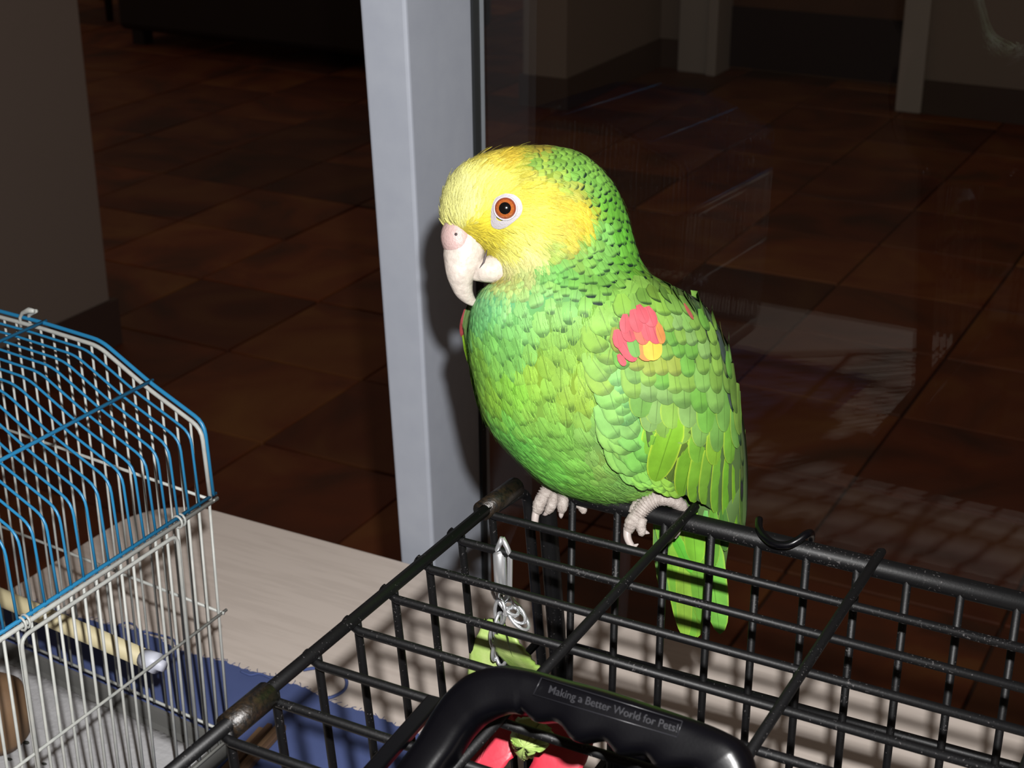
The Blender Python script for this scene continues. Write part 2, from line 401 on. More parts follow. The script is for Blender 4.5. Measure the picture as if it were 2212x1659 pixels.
# ------------------------------------------------------------------ post and glass
yp = .872
P0b = pl(865, 1216, 1, yp); P0t = pl(775, 0, 1, yp)
P1b = pl(938, 1236, 1, yp); P1t = pl(875, 0, 1, yp)
def solve_y(px, z, x):      # y on line (x, y, z) whose projection has column px
    lo, hi = .8, 1.6
    for _ in range(50):
        m = (lo + hi) / 2
        if proj(V((x, m, z)))[0] < px: lo = m
        else: hi = m
    return lo
yb = solve_y(1062, P1b.z, P1b.x); yt = solve_y(1047, P1t.z, P1t.x)
def ext(b, t, z): return b + (t - b) * ((z - b.z) / (t.z - b.z))
P2b = V((P1b.x, yb, P1b.z)); P2t = V((P1t.x, yt, P1t.z))
P3b = V((P0b.x, yb, P0b.z)); P3t = V((P0t.x, yt, P0t.z))
print('post', P0b, P0t, P1b, P1t, yb, yt)
Z0, Z1 = 0.0, 2.3
lo = [ext(b, t, Z0) for b, t in ((P0b, P0t), (P1b, P1t), (P2b, P2t), (P3b, P3t))]
hi = [ext(b, t, Z1) for b, t in ((P0b, P0t), (P1b, P1t), (P2b, P2t), (P3b, P3t))]
mb = MB(); mb.v = lo + hi; mb.f = [(3, 2, 1, 0), (4, 5, 6, 7)] + [(i, (i + 1) % 4, 4 + (i + 1) % 4, 4 + i) for i in range(4)]
win = empty('window_1', (lo[1].x, lo[1].y, 0)); struct(win)
MB_post = mb.build('window_post', M_POST, win, smooth=False, bevel=.0025)
def onface(t, z, dx=0): 
    a = ext(P1b, P1t, z); b = ext(P2b, P2t, z); p = a.lerp(b, t); return V((p.x + dx, p.y, p.z))
gt0, gt1 = .80, .885
mb = MB(); mb.v = [onface(gt0, Z0, -.004), onface(gt1, Z0, -.004), onface(gt1, Z0, .0022), onface(gt0, Z0, .0022),
                   onface(gt0, Z1, -.004), onface(gt1, Z1, -.004), onface(gt1, Z1, .0022), onface(gt0, Z1, .0022)]
mb.f = [(3, 2, 1, 0), (4, 5, 6, 7)] + [(i, (i + 1) % 4, 4 + (i + 1) % 4, 4 + i) for i in range(4)]
mb.build('gasket', M_GASKET, win, smooth=False)
ga, gb = onface(.83, Z0, .001), onface(.83, Z1, .001)
th = V((0, .006, 0)); far_x = 1.6
mb = MB(); mb.v = [ga, V((far_x, ga.y, Z0)), V((far_x, gb.y, Z1)), gb]; mb.v += [p + th for p in mb.v[:4]]
mb.f = [(0, 1, 2, 3), (7, 6, 5, 4), (0, 4, 5, 1), (1, 5, 6, 2), (2, 6, 7, 3), (3, 7, 4, 0)]
mb.build('glass_pane', M_GLASS, win, smooth=False)

# ================================================================== TABLE
def rrect(x0, y0, x1, y1, r, z, n=10):
    out = []
    for cx, cy, a0 in ((x1 - r, y1 - r, 0), (x0 + r, y1 - r, 90), (x0 + r, y0 + r, 180), (x1 - r, y0 + r, 270)):
        for k in range(n + 1):
            a = math.radians(a0 + 90 * k / n); out.append(V((cx + r * math.cos(a), cy + r * math.sin(a), z)))
    return out
table = empty('table', (-.2, .45, 0), 'pale laminate table with a rounded corner carrying both bird cages', 'table')
MB().prism(rrect(-.772, .285, .62, .857, .055, TZ - .028), V((0, 0, .028))).build('tabletop', M_TABLE, table, smooth=False, bevel=.002)
for x in (-.68, .52):
    for y in (.35, .77): MB().tube([V((x, y, 0)), V((x, y, TZ - .028))], .022, 14).build('leg', M_POST, table)

# blue cloth
cl_px = [(-60, 1275), (29, 1291), (70, 1298), (115, 1313), (150, 1330), (173, 1334), (231, 1347), (265, 1352), (307, 1367), (345, 1378), (372, 1400), (397, 1407), (440, 1418), (487, 1428), (523, 1443),
         (560, 1455), (592, 1461), (620, 1474), (649, 1481), (675, 1495), (701, 1504), (720, 1518), (743, 1526), (775, 1534), (808, 1546), (847, 1562), (886, 1577), (925, 1600), (950, 1630), (975, 1680), (985, 1760)]
edge = [pl(x, y, 2, TZ + .0012) for x, y in cl_px]
edge2 = []
for a, b in zip(edge, edge[1:]):
    n = max(2, int((b - a).length / .0022))
    for k in range(n):
        p = a.lerp(b, k / n); edge2.append(p + V((random.uniform(-.0007, .0007), random.uniform(-.0011, .0011), 0)))
edge2.append(edge[-1])
cloth = empty('cloth', (-.45, .45, TZ), 'frayed blue cotton cloth spread on the pale table under the cages', 'cloth')
near = [V((-.36, .47, TZ + .0012)), V((-.5, .45, TZ + .0012)), V((edge[0].x, .48, TZ + .0012))]
MB().prism(edge2[::-1] + near[::-1], V((0, 0, -.0011))).build('fabric', M_CLOTH, cloth, smooth=False)
fr = MB()
for p in edge2[::2]:
    d = V((random.uniform(-.003, .003), random.uniform(.0005, .0035), 0)); q = p + V((0, 0, .0003))
    fr.tube([q - d * .3, q + d * .6 + V((random.uniform(-.0008, .0008), 0, .0004)), q + d], .00022, 4)
tag(fr.build('fringe', M_CLOTH, cloth), kind='stuff')
for loop in ([(655, 1447), (680, 1443), (705, 1443), (732, 1450), (748, 1468), (746, 1487), (730, 1500), (708, 1508), (700, 1500)],
             [(520, 1450), (540, 1458), (558, 1455), (575, 1460), (592, 1470)], [(255, 1352), (272, 1345), (290, 1350), (300, 1362), (330, 1368), (372, 1380), (380, 1392)]):
    MB().tube([pl(x, y, 2, TZ + .0022) for x, y in catmull(loop, 5)], .00075 if loop[0][0] != 655 else .0011, 6).build('thread', M_CLOTH, cloth)

# ================================================================== BLACK WIRE CAGE
GZ = .980; RY = pl(1490, 1125, 2, GZ - .0045).y; RZ = GZ - .0055
AX = -.3125; BX = -.2285; DX = .0861
cage = empty('wire_cage', (-.2, .45, TZ), 'black wire travel cage with a carrying handle, the parrot standing on its rear rail', 'cage')
XR = .03; YF = .312
def part(n, m, mb, parent=cage, **k): return mb.build(n, m, parent, **k)
lean = lambda z: .085 * (GZ - z)
pc = pl(1142, 1042, 2, RZ)
part('top_rail', M_BLACK, MB().tube(rounded([V((XR, RY, RZ)), V((-.3015, RY, RZ)), V((-.3015 + lean(TZ + .01), RY, TZ + .01))], .012, 6), .0045, 14))
part('corner_post', M_BLACK, MB().tube(rounded([V((-.311, RY - .03, GZ - .004)), V((-.3095, RY - .004, GZ - .006)), V((-.3085 + lean(TZ + .01), RY - .003, TZ + .01))], .009, 6), .0025, 12))
part('back_bar', M_BLACK, MB().tube([V((-.294, RY, .8915)), V((XR, RY, .8965))], .0023, 12))
part('bottom_bar', M_BLACK, MB().tube([V((-.285, RY, TZ + .012)), V((XR, RY, TZ + .012))], .0023, 10))
# top bars running away from the viewer
part('top_bar', M_BLACK, MB().tube([V((AX, YF, GZ + .0005)), V((AX + .002, RY - .012, GZ))], .0027, 12))
k = 0; x = BX
while x < XR:
    e = .003 if k else .004
    part('top_bar', M_BLACK, MB().tube([V((x, YF, GZ)), V((x, RY - .004, GZ)), V((x + .0004, RY + e, GZ + .0006)), V((x + .0006, RY + e + .002, GZ))], [.0021, .0021, .0021, .0016], 12))
    x += DX; k += 1
part('sleeve', M_SLEEVE, MB().tube([V((AX, RY - .046 + .004, GZ - .001)), V((AX + .002, RY - .013, GZ - .001))], .0047, 18))
part('sleeve', M_SLEEVE, MB().tube([pl(492, 1572, 2, GZ - .001), pl(578, 1500, 2, GZ - .001)], .0052, 18))
y = .5604; k = 0
wy = []
while y > YF:
    wy.append(y)
    part('top_wire', M_BLACK, MB().tube([V((AX - .0035, y + .0005, GZ - .0008)), V((AX + .004, y, GZ - .0042)), V((XR, y, GZ - .0037))], .00195, 10))
    y -= .0277
# side wires (left panel leaning in)
y = RY - .036
while y > YF:
    part('side_wire', M_BLACK, MB().tube([V((AX + .0015, y, GZ - .001)), V((AX + .002, y, GZ - .006)), V((AX + .002 + lean(TZ + .012), y, TZ + .012))], .0018, 10))
    y -= .0277
for z in (.8915, TZ + .012): part('side_bar', M_BLACK, MB().tube([V((AX + .002 + lean(z), YF, z)), V((AX + .002 + lean(z), RY - .004, z))], .002, 10))
# back wires
bw = [pl(px, 1300, 1, RY).x for px in (1238, 1333, 1434, 1533, 1633, 1738, 1848, 1958, 2076, 2202)]
x = bw[-1] + .0227
while x < XR: bw.append(x); x += .0227
for x in bw: part('back_wire', M_BLACK, MB().tube([V((x, RY - .0025, RZ)), V((x, RY - .0032, TZ + .012))], .0018, 10))
# front end of the cage, below the frame
part('front_rail', M_BLACK, MB().tube(rounded([V((AX + .02, YF, TZ + .012)), V((AX, YF, GZ)), V((XR, YF, GZ)), V((XR, YF, TZ + .012))], .012), .0038, 12))
for z in (.8915, TZ + .012): part('front_bar', M_BLACK, MB().tube([V((AX + .002 + lean(z), YF, z)), V((XR, YF, z))], .002, 8))
x = BX - .0635 + .0005
while x < XR - .01: part('front_wire', M_BLACK, MB().tube([V((x, YF, GZ)), V((x, YF, TZ + .012))], .00145, 8)); x += .0227
part('end_rail', M_BLACK, MB().tube([V((XR, YF, GZ)), V((XR, RY, RZ))], .0038, 12))
for q in ((AX + .022, YF), (XR, YF), (AX + .024, RY), (XR, RY)):
    part('foot', M_BLACK, MB().tube([V((q[0], q[1], TZ)), V((q[0], q[1], TZ + .016))], .006, 12))
def tray_ring(z, g): return [V((-.300 - g, .300 - g, z)), V((XR + .012 + g, .300 - g, z)), V((XR + .012 + g, .688 + g, z)), V((-.300 - g, .688 + g, z))]
bt = MB().grid([tray_ring(TZ + .001, -.006), tray_ring(TZ + .028, 0), tray_ring(TZ + .030, .003), tray_ring(TZ + .026, .003), tray_ring(TZ + .028, -.002), tray_ring(TZ + .004, -.008)], True)
bt.f += [(0, 1, 2, 3), (20, 21, 22, 23)]
part('base_tray', M_HANDLE, bt, smooth=False)
# hook over rail
hk = [pl(x, y, 1, RY + dy) for x, y, dy in catmull([(1640, 1122, .004), (1640, 1140, -.003), (1650, 1158, -.008), (1672, 1174, -.011), (1700, 1177, -.011), (1722, 1168, -.009), (1742, 1154, -.005), (1752, 1152, .002), (1752, 1165, .006)], 5)]
part('hook', M_HANDLE, MB().tube(hk, .0017, 10))
# flat handle mounts along the bars
hp0 = pl(868, 1648, 2, GZ + .002)
for a, b in (((942, 1517), (800, 1680)),):
    p, q = pl(*a, 2, GZ), pl(*b, 2, GZ); d = (q - p).normalized(); s = d.cross(Z) * .0032
    part('handle_mount', M_HANDLE, MB().prism([p - s, p + s, q + s, q - s], V((0, 0, .003))), smooth=False, bevel=.0008)
# handle: arch in a plane leaning back, finger grips below
HN = V((0, -.80, .60)).normalized(); HA = V((0, .60, .80)).normalized()
def hpt(x, y): return plp(x, y, hp0, HN)
top = [(838, 1700), (868, 1648), (905, 1595), (940, 1535), (975, 1490), (1020, 1455), (1080, 1438), (1140, 1444), (1220, 1466), (1317, 1492), (1400, 1520), (1500, 1554), (1560, 1578), (1600, 1603), (1622, 1640), (1632, 1700)]
bot = [(935, 1720), (962, 1665), (985, 1630), (1008, 1595), (1025, 1575), (1045, 1558), (1090, 1541), (1130, 1545), (1175, 1558), (1258, 1598), (1330, 1618), (1400, 1645), (1460, 1660), (1500, 1675), (1530, 1700), (1540, 1740)]
T = catmull(top, 8); B = catmull(bot, 8)
rows = []; n_ = len(T)
hmid = []
for i in range(n_):
    a, b = hpt(*T[i]), hpt(*B[i]); c = (a + b) / 2; ra = (a - b).length / 2
    u_ = i / (n_ - 1)
    e = (a - b).normalized(); rb = min(ra, .0088)
    if .46 < u_ < .93: dr = .085 * ra * math.sin((c.x + .17) * 2 * math.pi / .0172); ra += dr; c = c - e * dr
    hmid.append((c, e, ra))
    ring = []
    for k in range(28):
        an = 2 * math.pi * k / 28; ca, sa = math.cos(an), math.sin(an); m_ = .62
        ring.append(c + e * (ra * math.copysign(abs(ca) ** m_, ca)) + HN * (rb * math.copysign(abs(sa) ** m_, sa)) - HN * .002)
    rows.append(ring)
mb = MB().grid(rows, True); mb.f.append(tuple(range(28))); mb.f.append(tuple((n_ - 1) * 28 + k for k in range(28)))
handle = part('handle', M_HANDLE, mb)
# embossed writing on the handle
cu = bpy.data.curves.new('writing', 'FONT'); cu.body = 'Making a Better World for Pets!'; cu.size = 1; cu.extrude = .03; cu.offset = .004
to = bpy.data.objects.new('t', cu); COL.objects.link(to); bpy.context.view_layer.update()
me = bpy.data.meshes.new_from_object(to.evaluated_get(bpy.context.evaluated_depsgraph_get())); COL.objects.unlink(to)
def face_pt(x, y, lift=.0001): return plp(x, y, hp0 + HN * (.0068 + lift), HN)
ta, tb = face_pt(1183, 1496), face_pt(1462, 1582)
wd = max(v.co.x for v in me.vertices); tx = (tb - ta).normalized(); ty = HN.cross(tx).normalized()
if ty.z < 0: ty = -ty
k = (tb - ta).length / wd
M_TXT = mat('embossed_letters', (27, 27, 31), .35)
for v in me.vertices: v.co = ta + tx * (v.co.x * k) + ty * (v.co.y * k * 1.05) + HN * (v.co.z * k)
me.materials.append(M_TXT)
o = bpy.data.objects.new('lettering', me); COL.objects.link(o); o.parent = handle; o.location = -(cage.location + handle.location)
o['label'] = 'embossed lettering on the handle'
fr4 = [face_pt(1170, 1464, .0001), face_pt(1474, 1558, .0001), face_pt(1462, 1592, .0001), face_pt(1152, 1500, .0001)]
mb = MB()
for i in range(4): mb.tube([fr4[i], fr4[(i + 1) % 4]], .00018, 4)
mb.build('label_frame', M_TXT, handle)

# ================================================================== HANGING TOY
ty_ = .532
toy = empty('hanging_toy', pl(1085, 1175, 1, ty_), 'green and red chewed hide toy hanging on a steel chain inside the black cage', 'toy')
def tp(x, y, dy=0): return pl(x, y, 1, ty_ + dy)
ql = rounded([tp(1085, 1162), tp(1102, 1195), tp(1101, 1285), tp(1085, 1300), tp(1074, 1285), tp(1072, 1190), tp(1085, 1162)], .004)
MB().tube(ql, .0012, 8).build('quick_link', M_STEEL, toy)
MB().tube([tp(1077, 1190), tp(1079, 1196), tp(1082, 1262), tp(1083, 1268)], [.002, .0029, .0029, .002], 12).build('link_nut', M_STEEL, toy)
def link(c, axis, side, L=.0062, W=.0034, r=.00085):
    axis = axis.normalized(); side = (side - axis * side.dot(axis)).normalized()
    pts = []
    for i in range(17):
        a = 2 * math.pi * i / 16; pts.append(c + axis * (L * math.sin(a)) + side * (W * math.cos(a)))
    return MB().tube(pts, r, 8, False)
cs = [(1086, 1290), (1098, 1305), (1112, 1322), (1120, 1336)]
for i, (x, y) in enumerate(cs):
    link(tp(x, y), tp(x + 14, y + 16) - tp(x, y), V((0, 1, .3)) if i % 2 else V((1, .2, .4))).build('chain_link', M_STEEL, toy)
cs = [(1080, 1322), (1076, 1350), (1070, 1378), (1072, 1400), (1083, 1412)]
for i, (x, y) in enumerate(cs):
    link(tp(x, y, -.004), tp(x - 2, y + 20) - tp(x, y), V((0, 1, .2)) if i % 2 else V((1, -.4, 0))).build('chain_link', M_STEEL, toy)
def slab(outline, dy, th, m, name, bulge=.006, jag=.0007, yslope=0, label=None):
    """ragged piece of hide: outline px on plane y = ty_+dy, dished"""
    pts = []
    for a, b in zip(outline, outline[1:] + outline[:1]):
        for k in range(7):
            t = k / 7; p = pl(lerp(a[0], b[0], t), lerp(a[1], b[1], t), 1, ty_ + dy); pts.append(p + V((random.uniform(-jag, jag), 0, random.uniform(-jag, jag))))
    c = sum(pts, V()) / len(pts); R = max((p - c).length for p in pts)
    mb = MB(); rings = [1, .8, .5, .2]; n = len(pts)
    for side in (0, 1):
        b0 = len(mb.v)
        for r in rings:
            for p in pts:
                q = c + (p - c) * r; d = ((q - c).length / R)
                q = q + V((0, -bulge * (1 - d * d) + (q.z - c.z) * yslope + .0012 * math.sin(q.x * 420) * d, 0)) + V((0, th * side, 0)); mb.v.append(q)
        mb.v.append(c + V((0, -bulge + th * side, 0)))
        for i in range(3):
            for k in range(n): mb.f.append((b0 + i * n + k, b0 + i * n + (k + 1) % n, b0 + (i + 1) * n + (k + 1) % n, b0 + (i + 1) * n + k))
        for k in range(n): mb.f.append((b0 + 3 * n + k, b0 + 3 * n + (k + 1) % n, b0 + 4 * n))
    b1 = 4 * n + 1
    for k in range(n): mb.f.append((k, (k + 1) % n, b1 + (k + 1) % n, b1 + k))
    o = mb.build(name, m, toy)
    if label: o['label'] = label
    return o
slab([(1040, 1345), (1075, 1352), (1092, 1370), (1088, 1440), (1060, 1470), (1022, 1460), (1020, 1400)], .004, .0016, M_LEAF, 'hide_leaf', .003, yslope=.3)
slab([(1090, 1352), (1120, 1352), (1150, 1395), (1166, 1446), (1160, 1480), (1110, 1470), (1085, 1410), (1078, 1372)], -.004, .0016, M_LEAF, 'hide_leaf', .005, yslope=-.4)
slab([(1045, 1562), (1085, 1545), (1112, 1580), (1118, 1625), (1085, 1665), (1050, 1720), (960, 1720), (985, 1640)], -.082, .002, M_RED, 'hide_petal', .009, yslope=.5, label='red hide piece')
slab([(1170, 1570), (1240, 1580), (1272, 1612), (1262, 1670), (1240, 1720), (1150, 1720), (1160, 1650)], -.080, .002, M_RED, 'hide_petal', .007, yslope=.5, label='red hide piece')
slab([(1040, 1548), (1130, 1530), (1250, 1570), (1262, 1600), (1160, 1600), (1100, 1590)], -.070, .002, M_RED, 'hide_petal', .004, yslope=.5, label='red hide piece')
slab([(1125, 1545), (1170, 1558), (1192, 1592), (1180, 1612), (1150, 1622), (1135, 1635), (1118, 1618), (1110, 1585)], -.094, .0025, M_LEAF, 'hide_knot', .006, .0012)
MB().tube([tp(1085, 1415), tp(1105, 1470, -.004), tp(1140, 1560, -.01), tp(1142, 1660, -.01), tp(1146, 1760, -.01)], .0022, 8).build('cord', M_HANDLE, toy)

# ================================================================== SMALL BLUE AND WHITE CAGE
E2 = (pl(3100, -640, 1, 50) - CAM); E2 = V((ray(3100, -640).x, ray(3100, -640).y, 0)).normalized()       # away from viewer
r1 = ray(-4550, -640); E1 = V((r1.x, r1.y, 0)).normalized()                                              # to the left
base = pl(522, 1640, 2, TZ)
N1 = E1.cross(Z)                                   # normal of the far panel plane
K = plp(457, 1077, base, N1)
def fp(x, y): return plp(x, y, K, N1)
NR = E2.cross(Z)
def rp(x, y): return plp(x, y, K, NR)
print('K', K, 'base', base, E1, E2)
bc = empty('bird_cage', V((K.x - .1, K.y - .1, TZ)), 'small budgie cage with blue domed wire top and white wire sides', 'cage')
def bpart(n, m, mb, **k): return mb.build(n, m, bc, **k)
ctr = (fp(88, 690) - K).dot(E1)
prof = [K] + [fp(x, y) for x, y in ((437, 920), (320, 832), (215, 742))]
def sz(p): return (p - K).dot(E1), p.z
half = [sz(p) for p in prof]; half[0] = (0, K.z); zt = fp(88, 700).z
full = half + [(ctr, (half[-1][1] * .5 + zt * .5))] + [(2 * ctr - s, z) for s, z in half[::-1]]
print('profile', full)
def at(s, z, off=0): return V((K.x, K.y, 0)) + E1 * s + E2 * off + V((0, 0, z))
barpts = [rp(457, 1075), rp(0, 1367)]; LB = (barpts[1] - barpts[0]).length; stp = LB / 17.4
print('wire spacing', stp)
NB = 25; LEN = NB * stp
WR = .00078
for i in range(NB + 1):
    path = rounded([at(s, z, -i * stp - (.0012 if i else 0)) for s, z in full], .007, 4)
    if i == 0: bpart('dome_frame', M_BLUEW, MB().tube([p + E2 * .0015 + V((0, 0, .0012)) for p in path], .0012, 8))
    else: bpart('dome_wire', M_BLUEW, MB().tube(path, WR, 6))
for s, z in (full[0], full[2], (ctr, full[4][1]), full[-3], full[-1]):
    bpart('dome_bar', M_BLUEW, MB().tube([at(s, z + .0016, .004), at(s, z + .0016, -LEN)], .0011, 8))
# white end hoop and end wires
wp = rounded([at(s, z - .0012, -.001) for s, z in full], .007, 4)
bpart('end_hoop', M_WHITEW, MB().tube(wp, .00125, 8))
def ztop(s):
    for (a, za), (b, zb) in zip(full, full[1:]):
        if a <= s <= b: return za + (zb - za) * (s - a) / max(1e-6, b - a)
    return K.z
zr = fp(478, 1578).z; zm = fp(482, 1325).z
W = 2 * ctr; ns = int(W / .0102)
print('zr', zr, 'zm', zm, 'W', W, 'H', K.z - TZ)
for i in range(1, ns):
    s = W * i / ns; bpart('end_wire', M_WHITEW, MB().tube([at(s, ztop(s) - .001, -.001), at(s, zr, -.001)], .00075, 6))
for z in (K.z - .001, zm, zr): bpart('end_bar', M_WHITEW, MB().tube([at(-.002, z, .0002), at(W + .002, z, .0002)], .0009, 8))
for sx in (0, W):
    d = -1 if sx == 0 else 1
    for z, r in ((K.z - .0012, .0013), (zm, .0009), (zr, .0011)):
        bpart('side_bar', M_WHITEW, MB().tube([at(sx + d * .0008, z, .004), at(sx + d * .0008, z, -LEN)], r, 8))
    for i in range(NB + 1):
        if sx == 0 and 6 <= i <= 6: continue
        bpart('side_wire', M_WHITEW, MB().tube([at(sx, K.z - .001, -i * stp - .0022), at(sx, zr, -i * stp - .0022)], .00085 if sx == 0 else WR, 6))
for z in (zm, zr): bpart('front_bar', M_WHITEW, MB().tube([at(0, z, -LEN), at(W, z, -LEN)], .0009, 8))
for i in range(0, ns + 1):
    s = W * i / ns; bpart('front_wire', M_WHITEW, MB().tube([at(s, ztop(s) - .001, -LEN), at(s, zr, -LEN)], .00075, 6))
# side door frame with rings
do0, do1 = -3.6 * stp, -16.3 * stp
dd = -.0022
bpart('door_frame', M_WHITEW, MB().tube(rounded([at(dd, zr + .004, do0 + .001), at(dd, K.z - .006, do0), at(dd, K.z - .006, do1), at(dd, zr + .004, do1)], .006), .0011, 8))
for q in (-3.3 * stp, -16.0 * stp):
    for e in (0, .0028):
        c = at(-.001, K.z, q + e); pts = [c + E1 * (.0032 * math.cos(a)) + V((0, 0, .0034 * math.sin(a))) for a in [2 * math.pi * i / 12 for i in range(13)]]
        bpart('ring', M_WHITEW, MB().tube(pts, .0007, 6, False))
# white clip at the top of the hoop
cp = [fp(x, y) for x, y in ((48, 705), (46, 684), (52, 674), (66, 669), (76, 671))]
bpart('top_clip', M_WHITEW, MB().tube([p + E2 * (-.001) for p in cp], [.0009, .001, .0012, .0018, .0012], 8))
cp = [fp(x, y) for x, y in ((62, 708), (57, 690), (58, 682), (66, 676), (74, 674))]
bpart('top_clip', M_WHITEW, MB().tube([p + E2 * (.002) for p in cp], [.0009, .001, .0012, .0016, .001], 8))
# perch
pe = rp(345, 1436) ; pz = pe.z; off = (pe - K).dot(E2)
bpart('perch', M_PERCH, MB().tube([at(.008, pz, off), at(W - .008, pz, off)], .0052, 20))
for s0, s1 in ((-.003, .012), (W + .003, W - .012)):
    bpart('perch_cap', M_CAP, MB().tube([at(s0, pz, off), at(lerp(s0, s1, .3), pz, off), at(lerp(s0, s1, .35), pz, off), at(s1, pz, off)], [.003, .0034, .0059, .0054], 16))
# tray
tr = MB(); a, b2 = .004, W - .004
def wallbox(mb, s0, s1, o0, o1, z0, z1):
    p = [at(s0, 0, o0), at(s1, 0, o0), at(s1, 0, o1), at(s0, 0, o1)]
    mb.prism([V((q.x, q.y, z0)) for q in p], V((0, 0, z1 - z0)))
o0_, o1_ = -.003, -LEN + .003
wallbox(tr, 0, W, o0_, o1_, TZ + .0015, TZ + .004)
for s0, s1, p0, p1 in ((0, W, o0_, o0_ - .003), (0, W, o1_, o1_ + .003), (0, .003, o0_, o1_), (W - .003, W, o0_, o1_)):
    wallbox(tr, s0, s1, p0, p1, TZ + .0015, zr - .001)
bpart('tray', M_TRAY, tr, smooth=False)
towel = MB(); rws = []
for i in range(26):
    rws.append([at(.008 + (W - .016) * k / 30, TZ + .0055 + .0009 * math.sin(i * 1.9 + k * .6) * math.sin(k * 1.3) + random.uniform(0, .0004), -.012 - (LEN - .024) * i / 25) for k in range(31)])
towel.grid(rws); 
tw_ = towel.build('paper_towel', M_PAPER); md = tw_.modifiers.new('s', 'SOLIDIFY'); md.thickness = .0006
tag(tw_, 'white quilted paper towel lining the tray of the blue and white cage', 'paper')
# brown object in tray
bp_ = plp(-8, 1540, V((0, 0, TZ + .03)), Z)
mb = MB(); prof_ = [(0.0, .001), (.012, .002), (.018, .01), (.0195, .026), (.017, .04), (.010, .046), (0.001, .047)]
mb.grid([[bp_ + V((r * math.cos(2 * math.pi * k / 24), r * math.sin(2 * math.pi * k / 24), z - .024)) for k in range(24)] for r, z in prof_], True)
blk = mb.build('wooden_block', M_TAN); tag(blk, 'tan rounded wooden block sitting inside the blue and white cage', 'toy')
# droppings and seed hulls on paper, wooden strip beside tray
for (x, y, r, lb) in ((55, 1604, .0014, 'dark seed on the white paper towel, uppermost and largest of the three'), (20, 1640, .0011, 'dark seed on the white paper towel, leftmost of the three'), (95, 1650, .001, 'dark seed on the white paper towel, rightmost of the three')):
    c = pl(x, y, 2, TZ + .0075); mb = MB()
    mb.tube([c - V((r * 1.6, 0, 0)), c - V((r, 0, 0)), c, c + V((r, r * .4, 0)), c + V((r * 1.7, r * .5, 0))], [r * .3, r * .7, r * .8, r * .7, r * .2], 8)
    tag(mb.build('seed', mat('dark_seed', (30, 32, 26), .7)), lb, 'seed', 'dark seeds on the paper towel')
sa, sb = pl(575, 1565, 2, TZ + .004), pl(470, 1680, 2, TZ + .004)
strip = empty('wood_strips', sa, 'thin brown wood strips lying on the blue cloth between the two cages', 'wood')
for i in range(4):
    o_ = V((.004 * i, .0015 * i, .0)); d_ = (sb - sa).normalized(); s_ = d_.cross(Z) * .0017
    p_, q_ = sa + o_ + d_ * random.uniform(0, .008), sb + o_
    MB().prism([p_ - s_, p_ + s_, q_ + s_, q_ - s_], V((0, 0, .002 + .0015 * (i % 2)))).build('strip', (M_TAN, mat('dark_strip', (84, 62, 44), .8))[i % 2], strip, smooth=False, bevel=.0004)

# ================================================================== PARROT
rail_a = V((-.3015, RY, RZ)); 
def rail_depth(px):
    x = -.3; lo_, hi_ = -.4, .1
    for _ in range(40):
        m = (lo_ + hi_) / 2
        if proj(V((m, RY, RZ)))[0] < px: lo_ = m
        else: hi_ = m
    return proj(V((lo_, RY, RZ)))[2]
D0 = rail_depth(1300); S = D0 / FPX
print('D0', D0, 'S', S, 'rail y at 1300', proj(V((-.3, RY, RZ))))
def PT(px, py, dz): return CAM + ray(px, py) * (D0 + dz * S)
rail_pt = V((-.26, RY, RZ))
parrot = empty('parrot', rail_pt + V((0, 0, .004)), 'green parrot with a yellow head and red shoulder patch perched on the black rail', 'parrot')
TXL = [(316, 1172), (319, 1120), (324, 1085), (332, 1050), (345, 1016), (365, 986), (390, 968), (415, 957), (440, 952), (470, 951), (490, 956), (505, 975), (520, 1000), (550, 1046), (580, 1066), (600, 1074), (612, 1062), (622, 1044), (635, 1036), (650, 1026), (670, 1018), (700, 1013), (740, 1011), (780, 1015), (820, 1024), (860, 1033), (900, 1044), (940, 1066), (980, 1103), (1010, 1134), (1040, 1168), (1060, 1200), (1078, 1250), (1090, 1310)]
TXR = [(316, 1182), (319, 1212), (324, 1236), (332, 1256), (345, 1276), (365, 1298), (390, 1320), (415, 1336), (440, 1345), (470, 1356), (500, 1364), (530, 1372), (560, 1382), (590, 1400), (610, 1425), (630, 1465), (650, 1495), (690, 1530), (740, 1555), (800, 1568), (860, 1570), (900, 1565), (950, 1552), (1000, 1525), (1040, 1490), (1070, 1440), (1080, 1400), (1090, 1330)]
TH = [(316, 6), (319, 34), (324, 50), (332, 66), (345, 82), (365, 98), (390, 110), (440, 122), (500, 128), (560, 134), (600, 154), (640, 182), (700, 204), (760, 212), (850, 216), (930, 200), (1000, 160), (1040, 122), (1070, 78), (1082, 45), (1090, 12)]
def cdep(y): return -.25 * (1090 - y) - 22 * math.exp(-((y - 680) / 70) ** 2) 
def body_sec(y):
    xl, xr, h = (smooth_tab(t, y, 5) for t in (TXL, TXR, TH)); return (xl + xr) / 2, (xr - xl) / 2, h, cdep(y)
def sec_pt(xc, y, c, a, h, cs, sn):
    D = D0 + c * S
    return CAM + ray(xc, y) * D + RIGHT * (a * cs * D / FPX) - FWD * (h * sn * S)
ys = [316, 317.5, 319, 321, 324, 328, 333, 339, 346] + [355 + i * 9 for i in range(80)] + [1076, 1081, 1085, 1088, 1090]
ys = sorted(set(y for y in ys if y <= 1090))
rows = []
NS = 72
for y in ys:
    xc, a, h, c = body_sec(y)
    rows.append([sec_pt(xc, y, c, a, h, math.cos(2 * math.pi * k / NS), math.sin(2 * math.pi * k / NS)) for k in range(NS)])
mb = MB().grid(rows, True); mb.f.append(tuple(range(NS))); mb.f.append(tuple((len(rows) - 1) * NS + k for k in range(NS)))
M_BODY = bpy.data.materials.new('under_plumage'); M_BODY.use_nodes = True
